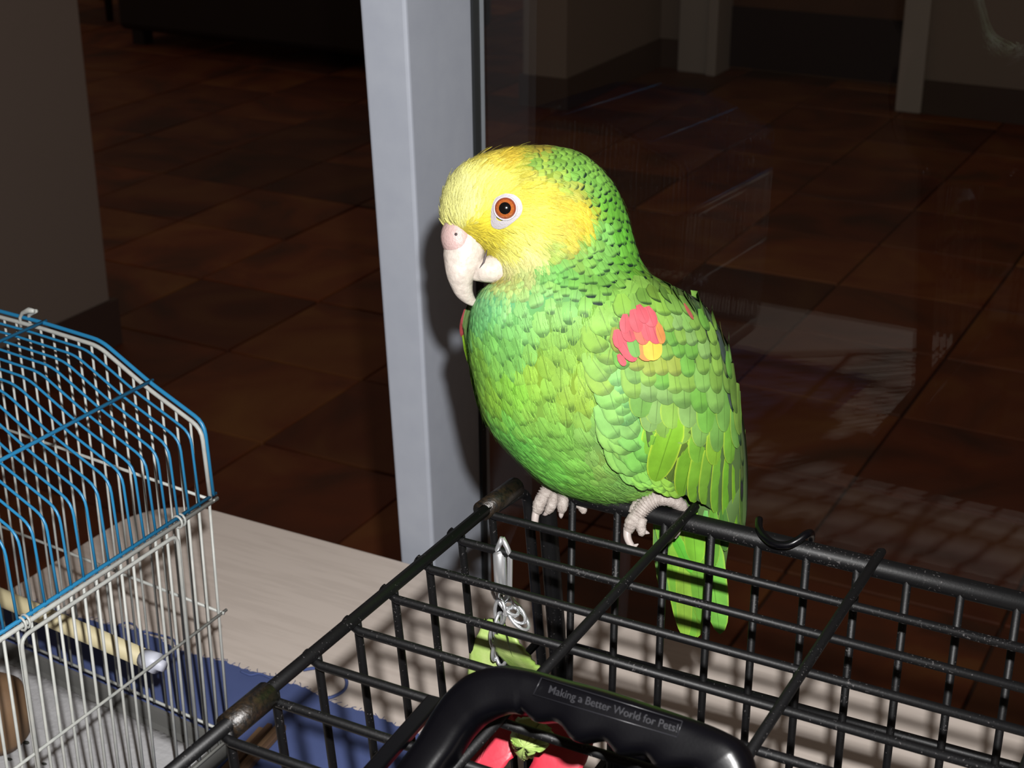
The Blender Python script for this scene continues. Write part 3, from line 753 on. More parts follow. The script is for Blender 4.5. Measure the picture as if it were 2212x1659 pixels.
_at = M_BODY.node_tree.nodes.new('ShaderNodeAttribute'); _at.attribute_name = 'Col'
_b = M_BODY.node_tree.nodes['Principled BSDF']; _b.inputs['Roughness'].default_value = .85; _b.inputs['Specular IOR Level'].default_value = .1
M_BODY.node_tree.links.new(_at.outputs['Color'], _b.inputs['Base Color'])
def body_col(p):
    return None
body = mb.build('body', M_BODY, parrot)
bm = bmesh.new(); bm.from_mesh(body.data); BV = BVHTree.FromBMesh(bm); bm.free()

def IDW(tab, x, y, p=2, s2=150):
    ws = 0; out = [0.0] * (len(tab[0]) - 2)
    for t in tab:
        d = ((x - t[0]) ** 2 + (y - t[1]) ** 2 + s2) ** -p; ws += d
        for i in range(len(out)): out[i] += t[2 + i] * d
    return [o / ws for o in out]
KB = .46      # flash illumination on the bird: displayed linear -> albedo
CT = [(965,400,250,248,150),(1000,450,252,250,150),(1040,380,252,245,120),(1000,400,252,250,150),(1100,340,235,205,40),(1060,340,248,225,70),(1080,400,253,245,90),(1150,420,252,232,50),(1040,500,250,228,30),(1060,520,250,232,50),(1100,540,253,246,110),(1150,560,250,244,150),(1090,590,250,244,160),
(1130,605,215,232,140),(1180,500,250,235,70),(1220,450,242,215,40),(1255,455,240,215,30),(1262,490,240,212,25),(1230,490,225,205,50),(1240,415,205,205,70),(1190,410,250,228,40),(1200,540,165,188,75),(1230,525,215,200,45),(1170,400,240,222,50),(1150,470,252,240,80),(1160,520,250,242,110),(1200,480,245,225,60),(1210,500,225,205,60),
(1125,355,200,200,50),(1150,350,125,172,55),(1200,345,128,182,62),(1180,380,150,178,55),(1130,378,215,205,50),(1210,395,165,190,60),(1160,325,200,180,50),(1240,370,122,184,66),(1280,400,118,182,66),(1320,440,100,178,46),(1300,500,120,190,84),(1350,500,98,184,46),(1300,560,122,192,80),(1370,560,102,182,46),(1400,590,110,165,38),(1210,590,120,198,90),(1250,620,118,188,75),(1160,640,120,208,125),(1300,620,112,178,65),(1270,540,125,182,75),(1180,600,130,200,100),
(1080,612,235,225,110),(1110,618,215,228,120),(1050,638,118,220,150),(1100,650,128,220,145),(1050,670,122,214,138),(1120,690,128,208,110),(1030,700,112,208,118),(1200,680,138,192,95),(1280,680,132,188,70),(1340,650,135,188,70),(1230,640,125,195,110),
(1030,760,140,198,50),(1060,740,122,204,95),(1100,760,120,198,95),(1150,800,150,192,50),(1250,760,138,182,52),(1200,740,135,185,65),(1250,850,150,188,55),(1100,850,132,208,52),(1060,860,145,198,50),(1150,900,145,198,70),(1340,850,122,200,110),(1300,950,140,195,95),(1200,950,132,198,75),(1120,960,118,225,85),(1080,930,122,218,85),  # lower-left belly greens raised in colour to offset light falling off there
(1180,1020,128,228,80),(1250,1050,128,210,70),(1350,1020,135,200,92),(1300,1000,150,195,85),(1430,1060,150,205,60),(1370,920,122,204,115),(1400,1000,120,205,80),
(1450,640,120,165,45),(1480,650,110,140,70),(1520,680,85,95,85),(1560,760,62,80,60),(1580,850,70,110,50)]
FT = [(955,450,-.15,-1),(965,490,-.3,-.3),(975,400,.25,-.95),(1010,370,.6,-.8),(1080,340,.95,-.35),(1150,325,1,0),(1200,350,1,.25),(1280,400,.75,.65),(1330,470,.4,.9),(1370,570,.35,.9),(1050,400,.5,-.8),(1020,450,.3,-.9),(1040,490,.6,-.3),(1150,440,1,.05),(1150,400,1,0),(1100,380,.9,-.3),
(1220,450,.95,.3),(1260,480,.7,.7),(1080,530,.8,.6),(1040,530,.4,.8),(1080,580,.4,.9),(1130,560,.6,.75),(1150,600,.35,.9),(1200,520,.85,.5),(1250,560,.35,.95),(1300,520,.4,.9),(1250,620,-.1,1),(1350,620,.1,1),(1050,640,.25,.95),(1100,700,.1,1),(1100,760,0,1),(1250,750,.1,1),(1030,850,.25,1),(1100,960,.4,.9),(1200,1020,.6,.8),(1300,950,.35,.95),(1400,900,.5,.8),(1300,1050,.45,.9),(1430,1060,.95,.3),(1500,680,.5,.85),(1570,800,.1,1),(1230,880,.15,1),(1370,1000,.7,.7)]
# size, fringe, faceness
ST = [(1000,420,9.5,.0,1),(1050,500,8,0,1),(1150,560,8.5,0,1),(1150,450,8.5,0,1),(1060,560,7.5,0,1),(1220,450,9,.05,1),(1250,480,9,.05,1),(1100,350,12,.1,.7),(1180,350,16,.55,0),(1250,380,18,.75,0),(1300,440,22,.85,0),(1350,500,26,.95,0),(1370,570,30,1,0),(1300,560,25,.85,0),(1250,600,24,.7,0),(1330,620,28,.9,0),(1200,610,20,.45,0),(1080,640,17,.25,0),(1050,670,20,.3,0),
(1150,680,42,.5,0),(1250,690,48,.6,0),(1100,750,42,.45,0),(1300,700,50,.7,0),(1200,800,50,.4,0),(1060,800,38,.4,0),(1250,880,50,.35,0),(1100,900,40,.4,0),(1200,980,44,.35,0),(1300,980,48,.3,0),(1180,740,46,.5,0),(1300,850,50,.35,0),(1300,1050,24,.15,0),(1430,1060,20,.1,0),(1120,970,26,.3,0),(1400,640,34,.7,0),(1500,680,36,1,0),(1560,800,34,1,0),(1370,940,28,.1,0)]
def eye_ex(x, y):
    dx, dy = x - 1093, y - 455
    return (dx / 33) ** 2 + (dy / 39) ** 2 < 1
def feather_into(mb, pts, nrm, side, wd, col, fr, cup=.12, sharp=0, edgej=0):
    """pts: stations root->tip; width profile rounded."""
    b = len(mb.v); n = len(pts)
    for i, p in enumerate(pts):
        t = 1 - (1 - i / (n - 1)) ** 1.7
        x_ = t * (n - 1); i0_ = min(int(x_), n - 2); p = pts[i0_].lerp(pts[i0_ + 1], x_ - i0_)
        wv = min(1, .42 + 1.5 * t) * (max(0.0, 1 - max(0, (t - .60) / .40) ** 2.2) ** .5 if not sharp else (1 - t ** 1.6))
        hw = wd * .5 * max(wv, .04)
        for k, sgn in enumerate((-1, -.5, 0, .5, 1)):
            mb.v.append(p + side * (hw * sgn) - nrm * (wd * cup * sgn * sgn * wv)); mb.uv.append((.5 + .5 * sgn, t)); mb.c.append((*col, fr))
        if i:
            q = b + (i - 1) * 5
            for k in range(4): mb.f.append((q + k, q + k + 1, q + 6 + k, q + 5 + k))
ca = body.data.color_attributes.new('Col', 'FLOAT_COLOR', 'POINT')
for i, v_ in enumerate(body.data.vertices):
    x_, y_, _ = proj(v_.co); c_ = LB3(IDW(CT, x_, y_, 2.6, 60)); k_ = .8 if (y_ < 600 and c_[0] > .25) else .7
    ca.data[i].color = (c_[0] * k_, c_[1] * k_, c_[2] * k_, 1)
# sample the body surface
def rndcol(c, amt=.06):
    j = 1 + random.uniform(-amt, amt); return tuple(min(1, v * j) for v in c)
cand = []
me = body.data; me.calc_loop_triangles()
tris = [[me.vertices[i].co.copy() for i in t.vertices] for t in me.loop_triangles]
ar = [((t[1] - t[0]).cross(t[2] - t[0])).length / 2 for t in tris]
import bisect
cum = []; s_ = 0
for a_ in ar: s_ += a_; cum.append(s_)
print('area px2', s_ / S / S)
from mathutils import kdtree
hashd = {}; CELL = 12 * S
placed = []
sp_cache = {}
def sizef(px, py):
    k = (int(px / 8), int(py / 8))
    if k not in sp_cache: sp_cache[k] = IDW(ST, px, py)
    return sp_cache[k]
def try_place(p):
    px, py, _ = proj(p); sz_, fr_, fc = sizef(px, py)
    r = sz_ * (.62 if fc > .5 or py > 640 else .68) * S; n = int(r / CELL) + 1; k = (int(p.x // CELL), int(p.y // CELL), int(p.z // CELL))
    for i in range(-n, n + 1):
        for j in range(-n, n + 1):
            for l in range(-n, n + 1):
                for q in hashd.get((k[0] + i, k[1] + j, k[2] + l), ()):
                    if (q - p).length_squared < r * r: return None
    hashd.setdefault(k, []).append(p); return px, py, sz_, fr_, fc
for it in range(70000):
    t = tris[min(len(tris) - 1, bisect.bisect(cum, random.random() * s_))]
    u1, u2 = random.random(), random.random()
    if u1 + u2 > 1: u1, u2 = 1 - u1, 1 - u2
    p = t[0] + (t[1] - t[0]) * u1 + (t[2] - t[0]) * u2
    r = try_place(p)
    if r: placed.append((p, r))
print('feathers', len(placed))
hp = MB(); bpm = MB(); fp_ = MB()
for p, (px, py, sz_, fr_, fc) in placed:
    loc, nrm, _, _ = BV.find_nearest(p)
    front = nrm.dot(CAM - p) > -.1 * (CAM - p).length
    if front and eye_ex(px, py): continue
    if front and 948 < px < 1028 and 488 < py < 600 and px < 1022 + (py - 520) * .45: continue   # beak base
    f = IDW(FT, px, py, 2, 400); d = RIGHT * f[0] - UP * f[1]
    a_ = random.gauss(0, .10 if not fc > .5 else .22)
    d = (d - nrm * d.dot(nrm)).normalized(); sd = nrm.cross(d)
    d = (d * math.cos(a_) + sd * math.sin(a_)).normalized(); sd = nrm.cross(d)
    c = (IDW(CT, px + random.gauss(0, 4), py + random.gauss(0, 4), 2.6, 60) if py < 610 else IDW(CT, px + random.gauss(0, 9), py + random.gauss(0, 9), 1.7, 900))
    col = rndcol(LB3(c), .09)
    if fc > .5:
        Lf, wd, lift, mbx = sz_ * 3.2, sz_ * .75, .10, fp_
    else:
        Lf, wd, lift, mbx = sz_ * (1.7 if py < 640 else 1.9), sz_ * (1.5 if py < 640 else 1.4), (.085 if py < 640 else .06), (hp if py < 640 else bpm)
    Lf *= S * random.uniform(.9, 1.15); wd *= S; st_ = []
    if fc > .5 and random.random() < .05: lift = .32
    root = p - d * (Lf * .5) - nrm * (Lf * .10)
    for i in range(8):
        t = i / 7; q = root + d * (Lf * t) + nrm * (Lf * (lift * t + .07 * math.sin(t * 3.14)))
        lo2, n2, _, _ = BV.find_nearest(q)
        if lo2 is not None:    # follow curvature
            dist = (q - lo2).dot(n2); want = Lf * (lift * t + .04 * math.sin(t * 3.14) - .05)
            q = q + n2 * (want - dist) * .85
        st_.append(q)
    feather_into(mbx, st_, nrm, sd, wd, col, min(1.4, fr_ * random.uniform(.8, 1.5)), .10)
# loose barbs that soften the feathers
bb = MB(); nb = 0
def wf_x(y): return interp([(b_, c_) for b_, c_ in ((640, 1430), (680, 1370), (720, 1338), (780, 1345), (850, 1370), (900, 1388), (950, 1394), (1000, 1408), (1030, 1425), (1060, 1470), (1090, 1520))], y)
while nb < 15000:
    t = tris[min(len(tris) - 1, bisect.bisect(cum, random.random() * s_))]
    u1, u2 = random.random(), random.random()
    if u1 + u2 > 1: u1, u2 = 1 - u1, 1 - u2
    p = t[0] + (t[1] - t[0]) * u1 + (t[2] - t[0]) * u2
    nrm = (t[1] - t[0]).cross(t[2] - t[0]).normalized()
    if nrm.dot(BV.find_nearest(p)[1]) < 0: nrm = -nrm
    px, py, _ = proj(p); nb += 1
    front = nrm.dot(CAM - p) > -.1 * (CAM - p).length
    if front and (eye_ex(px, py) or (py > 630 and px > wf_x(py) - 10) or (940 < px < 1050 and 484 < py < 610 and px < 1030 + (py - 520) * .5)): continue
    f = IDW(FT, px, py, 2, 400); d = RIGHT * f[0] - UP * f[1]; a_ = random.gauss(0, .16)
    d = (d - nrm * d.dot(nrm)).normalized(); sd = nrm.cross(d); d = (d * math.cos(a_) + sd * math.sin(a_)).normalized(); sd = nrm.cross(d)
    sf_ = sizef(px, py); yel = py < 600 and sf_[2] > .5
    if not yel and random.random() < (.9 if (sf_[1] > .42 and py < 660) else .45): continue
    c = IDW(CT, px, py, 2.6, 60) if py < 610 else IDW(CT, px, py, 1.7, 900); j = random.choice((.8, .95, 1.1, 1.2)) if not yel else random.choice((.9, 1.1, 1.2))
    col = tuple(min(1, v * j) for v in LB3(c)); Lf = random.uniform(14, 26) * S * (.75 if yel else 1); w0 = random.uniform(.6, 1.2) * S; b0 = len(bb.v)
    h0 = random.uniform(1.5, 4) * S; 
    for i, tt in enumerate((0, .4, .75, 1)):
        q = p + d * (Lf * tt) + nrm * (h0 + Lf * .10 * tt)
        for sg in (-1, 1): bb.v.append(q + sd * (w0 * sg * (1 - .8 * tt))); bb.uv.append((.5, .3)); bb.c.append((*col, 0))
        if i: bb.f.append((b0 + 2 * i - 2, b0 + 2 * i - 1, b0 + 2 * i + 1, b0 + 2 * i))
tag(bb.build('loose_barbs', M_FF, parrot, recalc=False), kind='stuff')
tag(fp_.build('face_plumage', M_FF, parrot, recalc=False), kind='stuff')
tag(hp.build('neck_plumage', M_FE, parrot, recalc=False), kind='stuff')
tag(bpm.build('body_plumage', M_FE, parrot, recalc=False), kind='stuff')
# a thin stray feather on the crown
# ---- wing
TWR = [(540, 1372), (570, 1384), (590, 1398), (610, 1424), (630, 1462), (660, 1515), (700, 1545), (750, 1571), (800, 1582), (850, 1589), (900, 1600), (950, 1607), (1000, 1611), (1050, 1612), (1100, 1611), (1145, 1606)]
TWH = [(600, 160), (700, 195), (850, 216), (930, 205), (1000, 175), (1050, 150), (1100, 125), (1145, 105)]
TWC = [(600, 0), (950, 0), (1040, 30), (1100, 70), (1145, 95)]
def wing_s(px, py, lift=0):
    x_, y_ = px, py
    for _ in range(3):
        p, n = wing_s0(x_, y_, lift); q = proj(p); x_ -= q[0] - px; y_ -= q[1] - py
    return p, n
def wing_s0(px, py, lift=0):
    xc = body_sec(min(py, 1000))[0]; a = interp(TWR, py) - xc; h = interp(TWH, py)
    c = cdep(min(py, 1090)) + interp(TWC, py); t = max(-.98, min(.999, (px - xc) / a))
    D = D0 + c * S
    sn = math.sqrt(max(0, 1 - t * t))
    p = sec_pt(xc, py, c, a, h, t, sn)
    n = (RIGHT * (t / a) - FWD * (sn / h)).normalized()
    return p + n * ((4 + lift) * S), n
wing = None
wf = [(650, 1430), (680, 1370), (720, 1338), (780, 1345), (850, 1370), (900, 1390), (950, 1396), (1000, 1410), (1030, 1425), (1060, 1470), (1085, 1520), (1120, 1565), (1135, 1590)]
rows = []
for i in range(40):
    y = 650 + (1135 - 650) * i / 39; x0 = interp([(b, c) for b, c in wf], y); x1 = interp(TWR, y) - 2
    rows.append([wing_s(lerp(x0, x1, k / 24), y, 0)[0] for k in range(25)])
M_WINGB = mat('wing_under', (58, 84, 34), .8)
wb = MB().grid(rows); wing = wb.build('wing', M_WINGB, parrot); wing['label'] = 'left wing with red and yellow shoulder patch'
md = wing.modifiers.new('s', 'SOLIDIFY'); md.thickness = .0025; md.offset = 0
GREENS = [(112, 168, 70), (124, 176, 78), (120, 165, 62), (132, 178, 66), (108, 172, 60), (128, 172, 88)]
nfe = [0]
def wfeather(tip, root, wd, col, lay, fr=-.5, par=None, sharp=0, surf=wing_s, cup=.05, mt=M_FB, name='feather'):
    mb = MB(); st_ = []
    for i in range(9):
        t = i / 8; x = lerp(root[0], tip[0], t); y = lerp(root[1], tip[1], t)
        p, n = surf(x, y, (lay * .42 if surf is wing_s else lay) + 5 * t); st_.append(p)
    d = (st_[-1] - st_[0]).normalized(); n = surf((root[0] + tip[0]) / 2, (root[1] + tip[1]) / 2)[1]; sd = n.cross(d).normalized()
    feather_into(mb, st_, n, sd, wd * S, rndcol(col, .05), fr, cup, sharp)
    nfe[0] += 1
    return mb.build(name, mt, par or wing, recalc=False)
def row(tips, L, wd, dirs, lay, fr=.3, cols=None, mt=M_FB, jit=3):
    """tips: polyline with n; dirs: direction (dx,dy) at start and end"""
    P, n = tips
    cum_ = [0]
    for a, b in zip(P, P[1:]): cum_.append(cum_[-1] + math.dist(a, b))
    for i in range(n):
        s = cum_[-1] * (i + .0) / max(1, n - 1)
        for j in range(len(P) - 1):
            if s <= cum_[j + 1] + 1e-6: break
        t = (s - cum_[j]) / (cum_[j + 1] - cum_[j]); x = lerp(P[j][0], P[j + 1][0], t) + random.uniform(-jit, jit); y = lerp(P[j][1], P[j + 1][1], t) + random.uniform(-jit, jit) * 1.5
        u = i / max(1, n - 1); dx = lerp(dirs[0][0], dirs[1][0], u); dy = lerp(dirs[0][1], dirs[1][1], u); m = math.hypot(dx, dy)
        ln = (lerp(L[0], L[1], u) if isinstance(L, tuple) else L) * random.uniform(.93, 1.07)
        c = random.choice(cols or GREENS)
        wfeather((x, y), (x - dx / m * ln, y - dy / m * ln), (lerp(wd[0], wd[1], u) if isinstance(wd, tuple) else wd) * random.uniform(.92, 1.08), LB3(c), lay + random.uniform(-1, 1) + u * 1.5, fr)
BR = [(128, 190, 30), (116, 182, 28), (136, 192, 40), (122, 186, 48)]
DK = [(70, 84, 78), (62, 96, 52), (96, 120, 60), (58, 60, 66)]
# flight feathers (lowest layer first)
for tip, root, wd, c in (((1603, 1142), (1606, 930), 30, (88, 130, 50)), ((1592, 1140), (1590, 930), 34, (130, 200, 30)), ((1572, 1132), (1580, 930), 46, (120, 192, 36)), ((1548, 1108), (1568, 920), 52, (118, 182, 44)),
                         ((1524, 1090), (1556, 900), 58, (126, 184, 46)), ((1500, 1086), (1540, 890), 60, (122, 182, 38)), ((1474, 1072), (1520, 880), 64, (118, 178, 30)), ((1450, 1040), (1490, 870), 54, (92, 120, 42)), ((1416, 1040), (1466, 880), 64, (124, 182, 28))):
    wfeather(tip, root, wd, LB3(c), 6 + random.uniform(0, 2) + (6 if tip[0] in (1416,) else 0) + (1600 - tip[0]) * .06, -.8)
row(([(1400, 985), (1440, 1000), (1500, 1000), (1545, 1005), (1580, 1000)], 6), 135, 60, ((-.35, 1), (-.05, 1)), 12, -.7, BR)
row(([(1400, 930), (1450, 955), (1500, 960), (1550, 975), (1590, 970)], 6), 125, 58, ((-.2, 1), (0, 1)), 15, -.6)
row(([(1385, 900), (1430, 925), (1480, 925), (1530, 935), (1575, 930), (1598, 940)], 7), 110, 54, ((-.1, 1), (.05, 1)), 18, -.4)
row(([(1372, 860), (1415, 875), (1460, 870), (1510, 890), (1560, 890), (1592, 895)], 7), 105, 56, ((.05, 1), (.1, 1)), 21, .4)
row(([(1378, 828), (1430, 845), (1480, 850), (1530, 850), (1578, 850)], 8), 70, 42, ((.15, 1), (.1, 1)), 24, .45)
row(([(1350, 795), (1400, 815), (1450, 810), (1500, 815), (1550, 812), (1582, 815)], 9), 62, 38, ((.2, 1), (.15, 1)), 27, .5, GREENS + [(150, 170, 60)])
row(([(1345, 760), (1400, 775), (1450, 775), (1500, 780), (1545, 775), (1578, 780)], 10), 56, 34, ((.25, 1), (.2, 1)), 30, .5, GREENS + [(155, 165, 55)])
row(([(1440, 745), (1480, 745), (1520, 745), (1565, 750)], 7), 52, 32, ((.35, 1), (.3, 1)), 33, .55, GREENS + [(150, 150, 60), (160, 160, 60)])
row(([(1435, 712), (1480, 715), (1515, 715), (1548, 712)], 7), 48, 30, ((.45, 1), (.4, 1)), 36, .6, GREENS)
row(([(1350, 690), (1400, 680), (1440, 682), (1490, 685), (1525, 682)], 7), 52, 40, ((.2, 1), (.5, 1)), 38, .6, [(122, 172, 66), (128, 178, 58)])
row(([(1400, 655), (1440, 656), (1500, 664)], 5), 38, 40, ((.3, 1), (.6, 1)), 39, .8, [(120, 165, 52), (110, 160, 55)])
# dark edge feathers along the back
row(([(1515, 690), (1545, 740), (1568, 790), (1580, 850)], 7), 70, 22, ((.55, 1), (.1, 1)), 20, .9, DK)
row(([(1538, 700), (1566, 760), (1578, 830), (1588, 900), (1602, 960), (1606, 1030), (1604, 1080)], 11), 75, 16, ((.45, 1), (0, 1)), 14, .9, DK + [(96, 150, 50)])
wfeather((1498, 690), (1478, 655), 10, LB3((190, 90, 80)), 46, 0)
# red and yellow shoulder patch
RD, OR, YE, GR = (226, 92, 104), (232, 150, 70), (244, 208, 60), (112, 168, 78)
for tip, root, wd, c, lay in (((1372, 780), (1330, 715), 30, RD, 44), ((1350, 790), (1335, 765), 14, RD, 43), ((1400, 780), (1396, 728), 40, OR, 45), ((1412, 779), (1408, 722), 40, YE, 46), ((1376, 772), (1362, 716), 26, GR, 44.5),
                              ((1432, 742), (1412, 690), 24, OR, 47), ((1422, 742), (1402, 684), 32, RD, 48), ((1394, 744), (1376, 690), 30, (232, 120, 96), 49), ((1402, 736), (1388, 684), 22, RD, 50),
                              ((1366, 738), (1352, 690), 32, RD, 49), ((1350, 720), (1350, 678), 22, RD, 50), ((1380, 718), (1366, 668), 26, RD, 51), ((1412, 706), (1396, 662), 28, RD, 52), ((1396, 698), (1378, 658), 22, (220, 84, 98), 52), ((1338, 752), (1330, 712), 20, RD, 47)):
    wfeather(tip, root, wd, LB3(c), lay + 8, 0)
# far wing: strip at the silhouette on the left
def lwing_s(px, py, lift=0):
    xc, a, h, c = body_sec(py); t = max(-1, min(1, (px - xc) / a)); t = max(t, -1)
    sn = -.55 - .2 * max(0, (px - (xc - a)) / 40)
    cs = -math.sqrt(1 - sn * sn)
    a2 = a / math.sqrt(1 - .55 ** 2) 
    p = sec_pt(xc, py, c, a2 * 1.0 + (22 if py < 700 else max(2, 22 - (py - 700) * .25)) + lift * .2, h, cs, sn)
    return p, (RIGHT * cs - FWD * sn * 1).normalized()
rows = [[lwing_s(1010 + k * 3, 650 + i * 8)[0] for k in range(8)] for i in range(33)]
rw = MB().grid(rows).build('wing', M_WINGB, parrot); rw['label'] = 'right wing edge beyond the breast'
md = rw.modifiers.new('s', 'SOLIDIFY'); md.thickness = .002
xo = lambda y: body_sec(y)[0] - body_sec(y)[1]
for (y, L, c) in ((712, 50, RD), (724, 46, (200, 80, 80)), (790, 70, (140, 190, 20)), (850, 80, (150, 190, 30)), (890, 80, (120, 180, 50)), (925, 70, (120, 140, 60))):
    for dx in (0, 12): wfeather((xo(y) + dx, y), (xo(y - L) + dx, y - L), 26, LB3(c), 8 - dx * .3, .3, rw, surf=lwing_s)
print('wing feathers', nfe[0])
cv = MB()
for P_, n_f, sz0, rows_ in (([(1400, 690), (1352, 730), (1346, 790), (1358, 850), (1374, 910), (1384, 970), (1398, 1020)], 13, 56, 3), ([(1490, 662), (1440, 668), (1400, 674), (1360, 700)], 9, 46, 2), ([(1555, 720), (1520, 685), (1480, 662)], 6, 40, 1), ([(1396, 1034), (1420, 1046), (1446, 1052), (1468, 1070)], 9, 32, 2)):
    P2 = catmull(P_, 8)
    for i in range(n_f * rows_):
        rr_ = i // n_f; ii_ = i % n_f + .5 * (rr_ % 2)
        q_ = P2[min(len(P2) - 1, int(ii_ * (len(P2) - 1) / max(1, n_f - 1)))]; q_ = (q_[0] - (rows_ - 1 - rr_) * 0 - rr_ * 20, q_[1])
        f_ = IDW(FT, q_[0], q_[1], 2, 400); f_ = (f_[0] * .7 + .08, f_[1] * .7 + .3); m_ = math.hypot(*f_)
        ang = random.gauss(0, .2); dx_, dy_ = f_[0] / m_, f_[1] / m_; dx_, dy_ = dx_ * math.cos(ang) - dy_ * math.sin(ang), dx_ * math.sin(ang) + dy_ * math.cos(ang)
        tipx, tipy = q_[0] + random.uniform(-8, 8), q_[1] + random.uniform(-8, 8); st_ = []
        for k_ in range(7):
            t_ = k_ / 6; X_, Y_ = lerp(tipx - dx_ * sz0 * 1.5, tipx, t_), lerp(tipy - dy_ * sz0 * 1.5, tipy, t_)
            w_, nn_ = wing_s(X_, Y_, 0 + rr_ * 1.5 + 10 * t_); st_.append(w_)
        d_ = (st_[-1] - st_[0]).normalized(); sd_ = nn_.cross(d_).normalized()
        feather_into(cv, st_, nn_, sd_, sz0 * 1.0 * random.uniform(.85, 1.15) * S, rndcol(LB3(IDW(CT, tipx - 25 + random.gauss(0, 9), tipy, 1.7, 900)), .06), .5, .08)
tag(cv.build('shoulder_plumage', M_FE, parrot, recalc=False), kind='stuff')
# stray feather on the crown
sf = [PT(1140, 322, cdep(330) - 20), PT(1160, 318, cdep(330) - 24), PT(1184, 313, cdep(330) - 26)]
cv = MB(); feather_into(cv, sf, -FWD, UP, 5 * S, LB3((235, 225, 110)), 0, .05)
cv.build('stray_feather', M_FF, parrot, recalc=False)
# ---- tail, hanging behind the cage
TY = RY + .020
def tail_s(px, py, lift=0):
    p = pl(px, py, 1, TY); return p + V((0, -lift * S, 0)), V((0, -1, 0))
tb_ = MB(); tb_.grid([[tail_s(lerp(a, b, k / 6), y, -2)[0] + V((0, .004 * (k - 3) ** 2 / 9, 0)) for k in range(7)] for a, b, y in ((1425, 1590, 1040), (1420, 1590, 1100), (1430, 1570, 1160), (1445, 1560, 1220), (1455, 1555, 1280))])
tail = tb_.build('tail', M_WINGB, parrot); md = tail.modifiers.new('s', 'SOLIDIFY'); md.thickness = .002
for tip, root, wd, c, lay in (((1440, 1292), (1418, 1110), 34, (96, 150, 70), 2), ((1558, 1366), (1522, 1090), 62, (112, 184, 60), 3), ((1510, 1372), (1500, 1090), 48, (128, 184, 44), 5), ((1530, 1300), (1525, 1100), 30, (110, 190, 90), 6),
                              ((1494, 1384), (1456, 1090), 74, (118, 184, 50), 7), ((1484, 1380), (1478, 1100), 40, (140, 188, 50), 9), ((1520, 1340), (1500, 1120), 40, (112, 178, 48), 10), ((1500, 1230), (1450, 1130), 30, (96, 196, 40), 12),
                              ((1462, 1240), (1432, 1110), 40, (126, 186, 40), 11), ((1510, 1210), (1500, 1100), 50, (118, 188, 36), 13), ((1448, 1180), (1430, 1095), 40, (118, 190, 60), 14), ((1568, 1188), (1562, 1090), 26, (70, 120, 40), 2), ((1548, 1215), (1545, 1090), 30, (96, 160, 40), 12)):
    wfeather(tip, root, wd, LB3(c), lay, -.4, tail, surf=tail_s, name='tail_feather')

# ---- beak
cb = cdep(520) - 30
def loft_path(path, n=5, seg=24, roll=None):
    P = catmull(path, n); c3 = [PT(p[0], p[1], p[2]) for p in P]; rows = []
    for i, p in enumerate(P):
        t = (c3[min(i + 1, len(P) - 1)] - c3[max(i - 1, 0)]).normalized()
        b = (FWD - t * FWD.dot(t)).normalized(); a = t.cross(b).normalized()
        sc = (c3[i] - CAM).dot(FWD) / FPX
        rows.append([c3[i] + a * (p[3] * sc * math.cos(2 * math.pi * k / seg)) + b * (p[4] * sc * math.sin(2 * math.pi * k / seg)) for k in range(seg)])
    mb = MB().grid(rows, True); mb.f.append(tuple(range(seg))); mb.f.append(tuple((len(rows) - 1) * seg + k for k in range(seg))); return mb
ub = loft_path([(1012, 488, cb + 10, 38, 34), (1008, 510, cb + 2, 43, 40), (1004, 535, cb, 45, 41), (1000, 562, cb, 43, 38), (996, 588, cb + 1, 34, 33), (997, 610, cb + 8, 26, 26), (1003, 630, cb + 16, 20, 20), (1014, 646, cb + 24, 13, 13), (1026, 656, cb + 32, 7, 7), (1036, 662, cb + 38, 1.5, 1.5)])
ub.build('upper_beak', M_IVORY, parrot)
loft_path([(1118, 568, cb + 22, 28, 26), (1092, 574, cb + 8, 30, 30), (1070, 580, cb, 32, 32), (1050, 584, cb - 2, 28, 29), (1034, 589, cb, 22, 22), (1022, 594, cb, 14, 12), (1014, 597, cb + 2, 6, 6)]).build('lower_beak', M_IVORY, parrot)
# mouth line
MB().tube([PT(x, y, z) for x, y, z in ((1052, 538, cb - 33), (1049, 552, cb - 33), (1045, 566, cb - 32.5), (1036, 579, cb - 32))], [.0001, .0006, .0005, .0001], 6).build('mouth_line', M_DARKIN, parrot)
# cere with nostril
ce = loft_path([(1000, 482, cb + 4, 26, 30), (994, 494, cb - 2, 35, 38), (990, 508, cb - 5, 38, 40), (992, 521, cb - 4, 38, 40), (996, 531, cb - 1, 36, 38)])
ce = ce.build('cere', M_CERE, parrot)
MB().tube([PT(985, 506, cb - 44), PT(986, 507, cb - 38)], [.0007, .0004], 8).build('nostril', M_DARKIN, ce)
# ---- eye
def hit(px, py, lift=0):
    loc, n, _, _ = BV.ray_cast(CAM, ray(px, py).normalized()); return loc + n * (lift * S), n
ec, en = hit(1093, 450)
print('eye normal', en, en.dot(-FWD))
en = (en + (-FWD) * .9).normalized()
eye = empty('eye', ec - (parrot.location)); eye.parent = parrot
def epart(n, m, mb): 
    o = mb.build(n, m, None); o.parent = eye; o.location = -ec; return o
